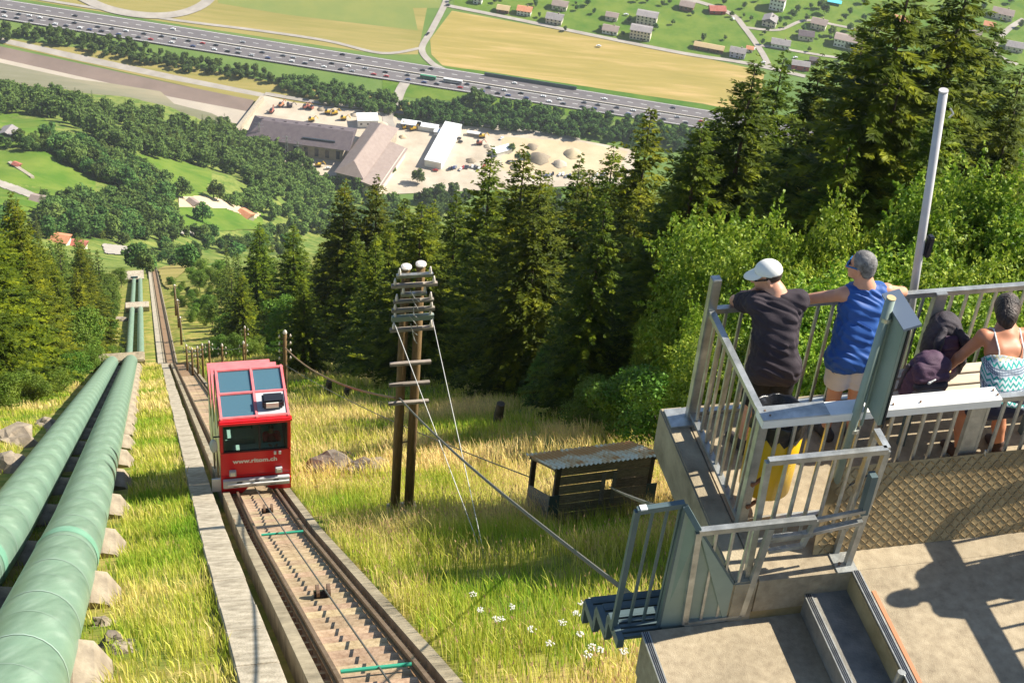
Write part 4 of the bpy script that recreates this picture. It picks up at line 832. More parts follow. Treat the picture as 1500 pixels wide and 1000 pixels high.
# penstock pipes
PR=.64
def pipe(wv,hc,label):
    t=thing('penstock_pipe',label,'pipe',PT(10,wv,0),'green penstock pipes')
    ss=list(np.arange(6,130,3.05))+[131]
    for i in range(len(ss)-1):
        b=MB(); b.tube([PT(ss[i],wv,hc),PT(ss[i+1],wv,hc)],PR,32,cap=False); sec=build(b,'pipe_section','pipe_green',t,smooth=True)
        b=MB(); q=PT((ss[i]+ss[i+1])/2,wv,hc); d=(PT(ss[i+1],wv,hc)-PT(ss[i],wv,hc)); d/=np.linalg.norm(d); b.tube([q-d*.012,q+d*.012],PR+.005,32,cap=False); build(b,'weld_seam','pipe_seam',sec,smooth=True)
        b=MB(); d=(PT(ss[i+1],wv,hc)-PT(ss[i],wv,hc)); d/=np.linalg.norm(d); q=PT(ss[i+1],wv,hc); b.tube([q-d*.035,q+d*.035],PR+.008,32,cap=False); build(b,'weld_seam','pipe_seam',sec,smooth=True)
    for sb in (25.1,):
        b=MB(); q=PT(sb,wv,hc); b.tube([q-d*.42,q+d*.42],PR+.012,32,cap=False); build(b,'painted_band','pipe_band',t,smooth=True)
    ss=alongT(134,405,40); 
    for i in range(len(ss)-1):
        b=MB(); b.tube([PT(ss[i],wv+.4,hc),PT(ss[i+1],wv+.4,hc)],PR*.85,18,cap=False); build(b,'pipe_section','pipe_green',t,smooth=True)
pipe(-1.95,.86,'thick green steel pipe next to the track'); pipe(-3.72,.86,'thick green steel pipe on the bank side')
# concrete saddles
for i,s in enumerate(np.arange(17.2,128,6.1)):
    b=MB(); B0=PT(s,-2.85,0); zz=[]
    pr=[(-1.75,-.9),(-1.75,.35),(-1.45,.52),(-.25,.30),(-.0,.25),(.25,.30),(1.45,.52),(1.75,.42),(1.98,-.05),(1.98,-.9)]
    th_=.42; v=[B0+n3*x+np.array([0,0,z])+np.array([*TD,0])*(-th_ if z>0 else -th_) for x,z in pr]+[B0+n3*x+np.array([0,0,z])+np.array([*TD,0])*th_ for x,z in pr]; n=len(pr)
    b.add(v,[tuple(range(n)),tuple(range(2*n-1,n-1,-1))]+[(k,n+k,n+(k+1)%n,(k+1)%n) for k in range(n)])
    tag(build(b,'pipe_saddle','rock_pale',None),'weathered concrete saddle carrying the two green pipes','pipe saddle','concrete saddles under the pipes')
b=MB(); b.box(PT(131.5,-2.8,.2),(4.4,1.4,2.6),n3,(*TD,0),(0,0,1)); tag(build(b,'anchor_block','concrete',bevel=.1),'square concrete anchor block where the green pipes dip over the brow','anchor block')
b=MB(); b.box(PT(300,-2.2,.5),(5,2,3),n3,(*TD,0),(0,0,1)); tag(build(b,'anchor_block','concrete_pale',bevel=.1),'small pale anchor block further down the pipes','anchor block')
b=MB(); b.box(PT(405,-3.2,1),(4.5,3,2.6),n3,(*TD,0),(0,0,1)); t=thing('valve_house','flat pale valve house at the far end of the pipes','valve house',PT(405,-3.2,0)); build(b,'wall','concrete_pale',t); b=MB(); b.box(PT(405,-3.2,2.4),(5.4,4,.35),n3,(*TD,0),(0,0,1)); build(b,'roof','concrete_pale',t); b=MB(); b.box(PT(403.45,-3.2,1),(2,.3,2.2),n3,(*TD,0),(0,0,1)); build(b,'door','steel_blue',t)
# concrete apron at the bottom of the grass strip
P=PT(14.2,.1,.12); b=MB(); b.box(P,(2.0,.5,.25),n3,(*TD,0),(0,0,1)); tag(build(b,'concrete_beam','concrete_pale',bevel=.02),'grey concrete beam across the grass strip beside the walkway','beam')
# ------------------------------------------------------------ funicular car
CS=37.6; base=PT(CS,W0,.10); x3=np.array([*ND,0]); y3=np.array([*TD,0]); e3=np.array([0,0,1.])
def C(x,y,z): return base+x*x3+y*y3+z*e3
car=thing('funicular_car','red funicular car with glazed roof coming up the steep track','funicular car',base)
def cb(name,c,sz,m,par=car,bevel=0): b=MB(); b.box(C(*c),sz,x3,y3,e3); return build(b,name,m,par,bevel=bevel)
HW=1.02; LEN=2.3; DRP=.777*LEN
fp=cb('front_panel',(0,.05,1.06),(2*HW,.1,1.16),'red_paint',bevel=.025)
# skirt with a notch over the cable
b=MB(); n=MB
pr=[(-HW,.50),(-HW,.0),(-.42,.0),(-.22,.24),(.28,.24),(.46,.06),(HW,.06),(HW,.50)]
v=[C(x,-.02,z) for x,z in pr]+[C(x,.10,z) for x,z in pr]; k=len(pr)
b.add(v,[tuple(range(k)),tuple(range(2*k-1,k-1,-1))]+[(i,k+i,k+(i+1)%k,(i+1)%k) for i in range(k)]); build(b,'skirt','red_paint',car)
for x in (-HW+.05,HW-.05): cb('corner_post',(x,.06,2.2),(.1,.12,1.14),'red_paint',bevel=.02)
cb('centre_post',(.12,.05,2.2),(.05,.06,1.12),'black_plastic')
cb('window_header',(0,.0,2.80),(2*HW+.06,.22,.16),'red_paint',bevel=.04)
ws=cb('windscreen',(0,.04,2.2),(2*HW-.2,.012,1.12),'windscreen')
cb('wiper',(.88,-.0,2.05),(.02,.02,.8),'black_plastic',ws)
cb('floor',(0,LEN/2,.55),(2*HW-.1,LEN-.1,.1),'cab_interior')
cb('rear_bulkhead',(0,LEN-.06,1.7),(2*HW-.1,.06,2.3),'cab_interior')
cb('bench_seat',(-.42,1.2,.95),(.9,.5,.7),'cab_interior',bevel=.05)
cb('seat_back',(-.42,1.5,1.5),(.9,.1,.8),'green_bar',bevel=.04)
cb('control_desk',(.1,.32,1.35),(1.5,.4,.25),'cab_interior',bevel=.03)
for sx in (-1,1):
    for k in range(3):
        y0=k*LEN; z_=-DRP*k
        b=MB(); b.box(C(sx*(HW-.03),y0+LEN/2+.06,.95+z_),(.06,LEN-.06,1.45),x3,y3,e3); sp_=build(b,'side_panel','side_metal' if sx<0 else 'red_paint',car)
        cb('door_window',(sx*(HW-.03),y0+LEN/2,2.18+z_),(.05,LEN-.35,1.05),'dark_glass')
        for q in (.12,LEN*.5,LEN-.1): cb('side_post',(sx*(HW-.025),y0+q,2.2+z_),(.07,.09,1.14),'side_metal' if sx<0 else 'red_paint')
for k in (1,2):
    y0=k*LEN; z_=-DRP*k
    cb('roof_panel',(0,y0+LEN/2,2.84+z_),(2*HW,LEN,.1),'red_faded'); cb('end_wall',(0,y0+LEN,1.4+z_),(2*HW,.08,2.8),'red_paint')
# glazed front roof: frame and four panels
for x in (-HW+.06,.06,HW-.06): cb('roof_rib',(x,LEN/2,2.87),(.09,LEN,.12),'red_faded',bevel=.02)
for y in (.08,LEN*.5,LEN-.08): cb('roof_bar',(0,y,2.872),(2*HW,.10,.11),'red_faded',bevel=.02)
for ix,x in ((0,-.45),(1,.52)):
    for iy,y in ((0,LEN*.27),(1,LEN*.75)):
        if ix==1 and iy==0: rp=cb('roof_hatch',(x,y,2.875),(.84,LEN*.42,.05),'grey_paint',bevel=.01); continue
        cb('roof_pane',(x,y,2.86),(.90 if ix else .98,LEN*.47,.03),'roof_glass')
hd=cb('searchlight',(.56,.52,3.06),(.62,.42,.30),'black_plastic',bevel=.05); cb('lamp_glass',(.53,.30,3.08),(.36,.03,.18),'lamp_glass',hd)
cb('bumper',(0,-.10,.50),(1.94,.12,.30),'grey_paint',bevel=.015)
for x,wd in ((-.62,.16),(-.1,.14),(.45,.16)):
    b=MB(); b.hexa([C(x+a-.06,-.163,.40) for a in (0,)]+[C(x+wd-.06,-.163,.40),C(x+wd-.06,-.159,.40),C(x-.06,-.159,.40),C(x+.06,-.163,.60),C(x+wd+.06,-.163,.60),C(x+wd+.06,-.159,.60),C(x+.06,-.159,.60)]); build(b,'warning_stripe','black_plastic',car)
for z in (.72,1.62): cb('panel_seam',(0,-.001,z),(2*HW-.06,.006,.012),'black_plastic')
for x in (-HW+.11,HW-.11): cb('window_seal',(x,.03,2.2),(.025,.05,1.12),'black_plastic')
for z in (1.655,2.735): cb('window_seal',(0,.03,z),(2*HW-.2,.05,.03),'black_plastic')
cb('bumper_bar',(.05,-.18,.50),(1.8,.05,.08),'white_paint',bevel=.01)
for x in (-.68,.66):
    l=cb('headlight',(x,-.05,.86),(.2,.1,.2),'grey_paint',bevel=.01); cb('lens',(x,-.105,.86),(.13,.02,.13),'lamp_glass',l)
for x in (.56,.70): cb('marker_lamp',(x,-.02,1.52),(.07,.05,.11),'white_paint')
cb('number_plate',(-1.16,.1,.3),(.26,.05,.5),'white_paint')
cb('mirror_arm',(-1.1,.02,2.28),(.2,.03,.03),'black_plastic'); b=MB(); b.sphere(C(-1.2,0,1.95),np.array([.12,.07,.26]),12,8); build(b,'mirror','grey_paint',car,smooth=True)
cb('underframe',(0,LEN*1.5,-.9),(1.2,.2,.2),'black_plastic')
# lettering on the front
cu=bpy.data.curves.new('lettering','FONT'); cu.body='www.ritom.ch'; cu.size=.215; cu.align_x='CENTER'; cu.extrude=.003; cu.space_character=1.03; cu.offset=.008
to=bpy.data.objects.new('lettering_tmp',cu); COL.objects.link(to); bpy.context.view_layer.update(); dg=bpy.context.evaluated_depsgraph_get(); tm=bpy.data.meshes.new_from_object(to.evaluated_get(dg)); bpy.data.objects.remove(to)
vv=np.array([v.co for v in tm.vertices]); fv=[tuple(p.vertices) for p in tm.polygons]
raw('lettering',[C(p[0]-.02,-.006-p[2],1.20+p[1]) for p in vv],fv,'white_paint',car)
# ------------------------------------------------------------ poles and cables
def pole(P,h,r,label,group=None,arms=3,lean=(0,0)):
    t=thing('utility_pole',label,'utility pole',P,group); top=P+[lean[0],lean[1],h]; b=MB(); b.tube([P-[0,0,.6],P*.5+top*.5,top],[r,r*.9,r*.8],10); build(b,'shaft','pole_wood',t,smooth=True)
    b=MB(); b.tube([top,top+[0,0,.12],top+[0,0,.2]],[r*.9,r*.7,.02],10); build(b,'cap','insulator',t)
    for k in range(arms):
        for sx in (-1,1):
            q=top-[0,0,.35+.5*k]; b=MB(); b.tube([q+x3*sx*r*.9,q+x3*sx*(r+.16),q+x3*sx*(r+.16)+[0,0,.1]],.014,5); a=build(b,'bracket','rail_steel',t)
            b=MB(); b.tube([q+x3*sx*(r+.16)+[0,0,.08],q+x3*sx*(r+.16)+[0,0,.16],q+x3*sx*(r+.16)+[0,0,.24]],[.055,.045,.02],8); build(b,'insulator','insulator',a,smooth=True)
    return t
pb=hit(418,592); pole(pb,5.0,.13,'tall wooden pole with white insulators right behind the red car',arms=4)
ptop=pb+[0,0,4.9]
sidepoles=[(358,560,3.2),(327,560,3.0),(308,552,2.8),(298,552,2.6),(291,556,2.6),(283,556,2.5),(275,548,2.3),(360,545,3.6),(266,505,2.2),(262,480,2.2),(258,462,2.4)]
sp_tops=[]
for k,(px,py,h) in enumerate(sidepoles):
    P=hit(px,py); hh=h*max(1,proj(P)[2]/110); pole(P,hh,.10*max(1,proj(P)[2]/150),'slim wooden pole in the row descending beside the track','wooden poles beside the track',arms=2); sp_tops.append(P+[0,0,hh-.3])
# double pole
d1=hit(578,752); d2=d1+x3*.36+np.array([0,0,.05]); top1=d1*0+atd(594,392,float((d1@Fv))-5.0); HT=top1[2]-d1[2]
lean=np.array([0.02,0,0]); dbl=thing('double_pole','twin wooden pole with stacked crossarms standing in the tall grass','utility pole',d1)
T1=d1+[.0,.0,HT]; T2=d2+[-.02,.0,HT]
for a,t_ in ((d1,T1),(d2,T2)):
    b=MB(); b.tube([a-[0,0,.8],(a+t_)/2,t_],[.125,.115,.105],14); s_=build(b,'shaft','pole_wood',dbl,smooth=True)
    b=MB(); b.tube([t_,t_+[0,0,.03],t_+[0,0,.055]],[.13,.125,.08],14); build(b,'shaft_cap','insulator',s_)
mid=lambda z: (d1+d2)/2+(T1+T2-d1-d2)/2*(z/HT)
for z,wd,m,th_ in ((HT-.12,.85,'galv',.09),(HT-.40,1.08,'plank_grey',.09),(HT-.66,.6,'galv',.08),(HT-.86,.95,'plank_grey',.07),(HT-1.12,1.02,'plank_grey',.09),(HT-1.36,1.0,'sign_green',.15),(HT-1.70,1.06,'plank_grey',.09),(HT-2.75,1.0,'plank_grey',.08),(HT-3.40,1.0,'plank_grey',.08),(HT-4.0,1.0,'plank_grey',.08)):
    b=MB(); c=mid(z); b.box(c-y3*.2,(wd,.10,th_),x3,y3,e3); a=build(b,'crossarm',m,dbl,bevel=.008)
    if z>HT-2.2:
        for sx in (-.42,.42):
            b=MB(); b.tube([c-y3*.2+x3*wd*sx,c-y3*.2+x3*wd*sx+[0,0,.12],c-y3*.2+x3*wd*sx+[0,0,.22]],[.04,.035,.015],8); build(b,'insulator','insulator',a,smooth=True)
for k in range(6):
    z=HT-.5-.25*k; c=mid(z); b=MB(); b.tube([c-y3*.26+x3*(-.1+.05*(k%3)),c-y3*.3+x3*.05*(k%2)+[0,0,-.2],c-y3*.26+x3*.12-[0,0,.35]],.012,5); build(b,'jumper_wire','wire_pale',dbl)
b=MB(); b.box(d1*.5+d2*.5+[0,0,.12]-y3*.1,(.75,.5,.22),x3,y3,e3); build(b,'footing','concrete_pale',dbl)
b=MB(); b.tube([d1+(T1-d1)*.31,d2+(T2-d2)*.31],.02,6); build(b,'tie_bolt','rail_steel',dbl)
def sag(p,q,s,n=14): return [p*(1-t)+q*t-np.array([0,0,4*s*t*(1-t)]) for t in np.linspace(0,1,n)]
def wire(p,q,s,r,m,label,name='overhead_wire',group=None): b=MB(); b.tube(sag(np.array(p),np.array(q),s),r,5); return tag(build(b,name,m),label,'wire' if name!='cable' else 'cable',group)
wire(mid(HT-1.4)-x3*.46-y3*.2,hit(702,800),.0,.009,'wire_pale','pale guy wire from the left arm of the double pole to the grass','guy_wire'); wire(mid(HT-1.4)+x3*.46-y3*.2,hit(708,806),.0,.009,'wire_pale','pale guy wire from the right arm of the double pole to the grass','guy_wire')
# ------------------------------------------------------------ hut
hb=hit(806,766); hr=R(18); hx=np.array([math.cos(hr),math.sin(hr),0]); hy=np.array([-math.sin(hr),math.cos(hr),0])
hut=thing('cable_shelter','small weathered plank shelter with a rusty corrugated roof in the grass','shelter',hb)
HWD,HDP,HH,SLP=2.5,1.95,1.85,.70
def Hh(x,y,z): return hb+x*hx+y*hy+np.array([0,0,z-SLP*y])
for x in (.06,HWD-.06):
    for y in (.06,HDP-.06): b=MB(); b.hexa([Hh(x+dx,y+dy,-1.0) for dx,dy in ((-.06,-.06),(.06,-.06),(.06,.06),(-.06,.06))]+[Hh(x+dx,y+dy,HH-.02) for dx,dy in ((-.06,-.06),(.06,-.06),(.06,.06),(-.06,.06))]); build(b,'post','bark',hut)
for k in range(6):   # front boards, gap for the hatch
    z0,z1=.02+.31*k,.30+.31*k
    for x0,x1 in ((0.12,1.28),(1.52,HWD-.12)) if 3<=k<=3 else ((.12,HWD-.12),):
        j=random.uniform(-.02,.02); b=MB(); b.hexa([Hh(x,y,z) for z in (z0,) for x,y in ((x0,-.02+j*.4),(x1,-.02),(x1,.02),(x0,.02))]+[Hh(x,y,z1+j*.3) for x,y in ((x0,-.02),(x1,-.02),(x1,.02),(x0,.02))]); build(b,'plank','plank',hut)
for x in (1.22,1.5): b=MB(); b.hexa([Hh(x+dx,y,.45) for dx,y in ((-.05,-.06),(.05,-.06),(.05,-.025),(-.05,-.025))]+[Hh(x+dx,y,1.5) for dx,y in ((-.05,-.06),(.05,-.06),(.05,-.025),(-.05,-.025))]); build(b,'batten','plank_grey',hut)
b=MB(); b.hexa([Hh(x,y,.66) for x,y in ((1.28,-.02),(1.52,-.02),(1.52,.02),(1.28,.02))]+[Hh(x,y,.85) for x,y in ((1.28,-.02),(1.52,-.02),(1.52,.02),(1.28,.02))]); build(b,'plank','plank',hut)
for k in range(3):   # left side boards, open above
    z0,z1=-.05+.30*k,.24+.30*k; b=MB(); b.hexa([Hh(x,y,z0) for x,y in ((-.02,.08),(.02,.08),(.02,HDP-.08),(-.02,HDP-.08))]+[Hh(x,y,z1) for x,y in ((-.02,.08),(.02,.08),(.02,HDP-.08),(-.02,HDP-.08))]); build(b,'plank','plank_grey',hut)
for k in range(5):
    z0,z1=.02+.31*k,.30+.31*k; b=MB(); b.hexa([Hh(x,y,z0) for x,y in ((HWD-.02,.08),(HWD+.02,.08),(HWD+.02,HDP-.08),(HWD-.02,HDP-.08))]+[Hh(x,y,z1) for x,y in ((HWD-.02,.08),(HWD+.02,.08),(HWD+.02,HDP-.08),(HWD-.02,HDP-.08))]); build(b,'plank','plank',hut)
for x in (.0,HWD): b=MB(); b.hexa([Hh(x+dx,y,-.3) for dx,y in ((-.12,-.05),(.14,-.05),(.14,.0),(-.12,.0))]+[Hh(x+dx,y,.95) for dx,y in ((-.12,-.05),(.14,-.05),(.14,0),(-.12,0))]); build(b,'corner_sheet','steel_blue',hut)
for y in (.02,HDP-.05): b=MB(); b.hexa([Hh(x,yy,HH-.12) for x,yy in ((-.05,y),(HWD+.05,y),(HWD+.05,y+.06),(-.05,y+.06))]+[Hh(x,yy,HH-.015) for x,yy in ((-.05,y),(HWD+.05,y),(HWD+.05,y+.06),(-.05,y+.06))]); build(b,'rafter','plank',hut)
for x in (-.02,HWD-.04): b=MB(); b.hexa([Hh(xx,yy,HH-.11) for xx,yy in ((x,.1),(x+.06,.1),(x+.06,HDP-.08),(x,HDP-.08))]+[Hh(xx,yy,HH-.02) for xx,yy in ((x,.1),(x+.06,.1),(x+.06,HDP-.08),(x,HDP-.08))]); build(b,'side_rail','plank',hut)
# corrugated sheets
for k,(xa,xb) in enumerate(((-.12,.82),(.76,1.74),(1.68,HWD+.16))):
    n=44; v=[]; f=[]
    for i in range(n):
        x=xa+(xb-xa)*i/(n-1); z=HH+.045+.03*math.sin(x*2*math.pi/.115)+.006*k
        v+=[Hh(x,-.2,z),Hh(x,HDP+.12,z),Hh(x,-.2,z-.006),Hh(x,HDP+.12,z-.006)]
        if i: a=4*(i-1); c=4*i; f+=[(a,c,c+1,a+1),(a+2,a+3,c+3,c+2),(a,a+2,c+2,c)]
    raw('roof_sheet',v,f,'corrugated',hut)
# cables near the hut
wire(ptop-[0,0,.9],mid(HT-4.0)-x3*.3,.55,.035,'cable_brown','thick brown cable sagging from the wooden pole to the double pole','cable')
wire(pb+[0,0,2.8],Hh(-.1,1.6,1.2),.35,.018,'wire','thin dark cable from the wooden pole to the plank shelter','cable')
wire(mid(HT-4.0)-x3*.2,PF(-.62,1.5,-.45),.18,.022,'wire','stout dark cable from the double pole down to the steel stairs','cable')
for k,(a,b_) in enumerate([(0,1),(1,2),(2,3),(3,4),(4,5),(5,6),(6,8),(8,9),(9,10)]): wire(sp_tops[a],sp_tops[b_],.15,.012,'wire_pale','thin line wire strung along the poles beside the track',group='wires along the pole row')
for k,(a,b_,z) in enumerate([((-30,150),(330,222),30),((-30,155),(330,228),28),((-30,160),(330,233),26),((-30,148),(250,198),31)]):
    P,Q_=atz(a[0],a[1],ZV+60),atz(b_[0],b_[1],ZV+30); wire(P,Q_,6,.22,'wire_pale','power line wire crossing above the riverside wood',group='power lines above the wood')
def lattice(px,py,h,label):
    P=hit(px,py); t=thing('lattice_pylon',label,'pylon',P,'lattice pylons in front of the power station')
    for sx in (-1,1):
        for sy in (-1,1): b=MB(); b.tube([P+[sx*1.6,sy*1.6,-1],P+[sx*.3,sy*.3,h]],.14,4); build(b,'leg','galv',t)
    for z in np.arange(2,h-1,3):
        r=1.6-1.3*z/h; r2=1.6-1.3*(z+3)/h
        b=MB(); b.tube([P+[-r,-r,z],P+[r2,-r2,z+3]],.09,4); b.tube([P+[r,-r,z],P+[-r2,-r2,z+3]],.09,4); build(b,'brace','galv',t)
    for z in (h-1,h-4): b=MB(); b.tube([P+[-3.5,0,z],P+[3.5,0,z]],.14,4); build(b,'crossarm','galv',t)
lattice(420,236,24,'slim lattice pylon before the power station facade'); lattice(436,238,20,'slim lattice pylon before the power station facade'); lattice(380,216,24,'slim lattice pylon before the power station facade')
# rocks, stumps
def rock(P,r,seed,label,m='rock',group=None,sq=(1,1,.7)):
    g_=np.random.default_rng(seed); b=MB(); b.sphere((0,0,0),1,12,8); v=np.array(b.v); n=1+.22*np.sin(v@g_.normal(0,2.2,3)+1)+.16*np.sin(v@g_.normal(0,4,3))+.1*np.sin(v@g_.normal(0,8,3)); v=v*n[:,None]*np.array(sq)*r+P
    o=raw('boulder',v,b.f,m); return tag(o,label,'boulder',group)
for i,(px,py,r,m,lb) in enumerate([(485,690,.7,'rock','brownish boulder half buried in grass near the car'),(505,672,.32,'rock_pale','small pale stone beside the brownish boulder'),(530,692,.6,'rock','dark mossy boulder left of the double pole'),(556,682,.35,'rock_pale','pale stone next to the dark mossy boulder'),(15,655,1.1,'rock_pale','large pale rock on the bank beside the far pipe'),(25,690,.9,'rock_pale','cracked pale rock below the large one'),(70,625,.6,'rock_pale','small rock on the left bank'),(85,635,.5,'rock_pale','flat stone behind the small rock on the left bank'),(850,600,.5,'rock_pale','pale stone pile at the forest edge'),(835,598,.45,'rock_pale','stone beside the pile at the forest edge'),(700,575,.4,'rock_pale','stone among the shaded grass by the trunks'),(178,470,1.6,'rock_pale','rocky outcrop among the left leafy trees'),(175,955,.22,'rock_pale','small stone in the grass strip'),(150,915,.2,'rock_pale','small stone near the pipe saddle'),(165,945,.26,'rock','brown stone in the grass strip')]): rock(hit(px,py),r,i,lb,m)
for px,py,h,lb in [(729,622,1.15,'dark tree stump in the meadow right of the double pole'),(481,576,1.0,'dark tree stump under the sagging cable'),(508,585,.9,'thin leaning stump beside the cable stump')]:
    P=hit(px,py); b=MB(); b.tube([P-[0,0,.3],P+[0,0,h*.5],P+[.05,0,h]],[.25,.2,.17],10); tag(build(b,'tree_stump','bark'),lb,'stump')
for k,px in enumerate(range(445,570,11)):
    P=hit(px,515-k*.8); rock(P+[0,0,.1],.45,60+k,'grey stone in the row of marker stones at the meadow edge','rock_pale','row of stones at the meadow edge',(.6,.5,1.2))
# ------------------------------------------------------------ viewing terrace
A3=np.array([*AX,0]); B3=np.array([*BX,0]); K=KP
ter=thing('viewing_terrace','concrete viewing terrace with kerb, stair pit and landing above the slope','terrace',PF(.5,.8,-4))
def slab(name,a0,a1,b0,b1,h0,h1,m,par=ter,bevel=0):
    b=MB(); b.hexa([PF(a0,b1,h0),PF(a1,b1,h0),PF(a1,b0,h0),PF(a0,b0,h0),PF(a0,b1,h1),PF(a1,b1,h1),PF(a1,b0,h1),PF(a0,b0,h1)]); return build(b,name,m,par,bevel=bevel)
AE=.66      # terrace edge at the stairs
EB=1.68     # front edge of the platform strip
slab('deck',-.02,5.2,-.02,EB,-.30,0,'terrace')
slab('kerb',-.20,-.022,-.14,EB,-.42,.0,'concrete',bevel=.012)
slab('back_kerb',-.02,5.2,-.14,-.022,-.42,-.002,'concrete',bevel=.012)
slab('front_wall',-.19,AE,EB-.28,EB-.004,-4.0,-.302,'concrete_dirty')
slab('side_wall',.12,.34,-.08,EB-.282,-4.0,-.43,'concrete')
slab('terrace_floor',AE,5.2,EB+.001,5.2,-.30,-.001,'terrace')
slab('terrace_base',AE+.02,5.2,EB+.03,5.2,-4,-.302,'concrete')
rz_=.19
slab('riser',AE-.005,AE+.018,EB,4.5,-.60,-.022,'concrete_dirty')
def nosing(a,h,par=ter):
    b=MB(); p=PF(a-.012,EB+.01,h+.006); q=PF(a-.012,4.5,h+.006); b.beam(p,q,.055*K,.012); o=build(b,'nosing','galv',par)
    for k in (-.014,0.,.014): bb=MB(); bb.beam(p+A3*k+[0,0,.007],q+A3*k+[0,0,.007],.006,.005); build(bb,'nosing_groove','black_plastic',o)
nosing(AE+.03,.0)
b=MB(); b.beam(PF(AE+.075,EB+.2,.0025),PF(AE+.075,4.5,.0025),.03,.004); build(b,'red_edge_stripe','roof_orange',ter)
slab('step',.35,AE-.006,EB-.003,4.5,-.62,-rz_,'step_dark'); nosing(.375,-rz_)
slab('landing',-.80,.348,EB-.003,4.5,-.80,-2*rz_,'terrace'); nosing(-.775,-2*rz_)
slab('landing_wall',-.79,.34,EB+.02,4.5,-4,-.801,'concrete')
b=MB(); b.tube([PF(.60,2.62,-.25),PF(.64,2.60,.02)],.028*K,12); build(b,'pipe_stub','galv',ter)
slab('corner_pier',-.30,-.0,EB-.002,EB+.12,-1.6,-.42,'concrete_dirty',bevel=.01)
# --- railings
def rail_obj(name,label,cat='railing'): return thing(name,label,cat,PF(0,0,0))
def bar(par,name,p,q,wd,ht,m='galv',bev=0): b=MB(); b.beam(np.array(p),np.array(q),wd,ht,up=(0,0,1) if abs(np.array(q)[2]-np.array(p)[2])<.5*np.linalg.norm(np.array(q)-np.array(p)) else tuple(B3)); return build(b,name,m,par,bevel=bev)
rl=rail_obj('side_railing','galvanised railing along the left platform edge with a tall corner post')
bar(rl,'corner_post',PF(0,0,-.02),PF(0,0,1.32),.075,.075,bev=.006)
b=MB(); b.box(PF(-.06,.0,.01),(.26,.22,.02),A3,B3,(0,0,1)); build(b,'base_plate','galv',rl)
bar(rl,'top_rail',PF(0,.03,1.03),PF(0,1.176,1.03),.05,.045); bar(rl,'bottom_rail',PF(0,.03,.07),PF(0,1.15,.07),.05,.03)
for k in range(9): bb=.12+k*.118; bar(rl,'picket',PF(0,bb,.07),PF(0,bb,1.02),.022,.022)
bar(rl,'end_post',PF(0,1.176,-.02),PF(0,1.176,1.01),.07,.07,bev=.005)
rb=rail_obj('back_railing','galvanised railing the men lean on at the back of the platform')
bar(rb,'top_rail',PF(.0,0,1.03),PF(4.4,0,1.03),.05,.045); bar(rb,'bottom_rail',PF(.03,0,.06),PF(4.4,0,.06),.05,.03)
for k in range(36):
    a_=.125+k*.118
    if abs(a_-1.78)<.05 or abs(a_-3.6)<.05: continue
    bar(rb,'picket',PF(a_,0,.06),PF(a_,0,1.02),.022,.022)
for a_ in (1.78,3.6): bar(rb,'post',PF(a_,0,-.02),PF(a_,.02,1.05),.10,.07,bev=.005)
rf=rail_obj('front_railing','railing topped by a broad pale board between platform and terrace')
bar(rf,'top_board',PF(-.03,1.176,1.035),PF(1.70,1.176,1.035),.15,.075,'alu',bev=.004)
bar(rf,'splice_plate',PF(-.035,1.176,1.075),PF(.44,1.176,1.075),.152,.006,'galv')
for a_,bq in ((.0,1.15),(.02,1.2),(.9,1.2),(1.1,1.2),(1.66,1.15),(1.67,1.2)): b=MB(); b.tube([PF(a_+.01,bq,1.07),PF(a_+.01,bq,1.083)],.008,8); build(b,'bolt','rail_steel',rf)
bar(rf,'top_rail',PF(1.70,1.176,1.02),PF(4.4,1.176,1.02),.05,.045); bar(rf,'bottom_rail',PF(.0,1.176,.07),PF(4.4,1.176,.07),.05,.03)
for k in range(36):
    a_=.125+k*.118
    bar(rf,'picket',PF(a_,1.176,.07),PF(a_,1.176,1.0),.022,.022)
for a_ in (1.60,): bar(rf,'post',PF(a_,1.15,-.02),PF(a_,1.15,1.0),.12,.07,bev=.005)
# low gate at the head of the stairs
gt=rail_obj('stair_gate','low galvanised guard frame standing at the head of the stair pit','guard frame')
G=lambda a_,h,b_=1.55: PF(a_,b_,h)
for p,q in ((G(-.09,1.0),G(.74,1.0)),): bar(gt,'top_rail',p,q,.05,.045)
bar(gt,'return_rail',G(.74,1.0),PF(.74,1.36,1.0),.05,.045)
bar(gt,'post',PF(-.09,1.62,-.02),G(-.09,1.0),.045,.045); bar(gt,'post',PF(.64,1.62,.0),G(.74,1.0),.045,.045); bar(gt,'post',PF(.60,1.5,.0),PF(.74,1.36,.98),.04,.04)
for k in range(6): a_=.03+k*.115; bar(gt,'picket',G(a_,.27),G(a_+.01,.99),.02,.02)
bar(gt,'lower_rail',G(-.08,.25),G(.36,.27),.04,.03)
b=MB(); b.box(PF(.66,1.60,.66),(.05,.07,.38),A3,B3,(0,0,1)); build(b,'hinge_plate','steel_blue',gt)
b=MB(); b.box(PF(.62,1.60,.005),(.16,.2,.012),A3,B3,(0,0,1)); build(b,'foot_plate','galv',gt)
for dx in (-.04,.04): b=MB(); b.tube([PF(.62+dx,1.62,.008),PF(.62+dx,1.62,.03)],.01,8); build(b,'bolt','rail_steel',gt)
gl=rail_obj('swing_panel','galvanised swing panel with bars hanging over the steel stairs','gate')
Gp=lambda a_,h: PF(a_,1.66,h)
bar(gl,'top_rail',Gp(-.53,.53),Gp(.29,.53),.05,.045); bar(gl,'bottom_rail',Gp(-.50,-.36),Gp(-.09,-.345),.045,.04)
bar(gl,'stile',Gp(-.53,.53),Gp(-.50,-.36),.045,.045); bar(gl,'stile',Gp(-.02,.50),Gp(-.09,-.345),.045,.045)
for a0,a1 in ((-.40,-.385),(-.28,-.27),(-.16,-.17)): bar(gl,'picket',Gp(a0,.52),Gp(a1,-.35),.02,.02)
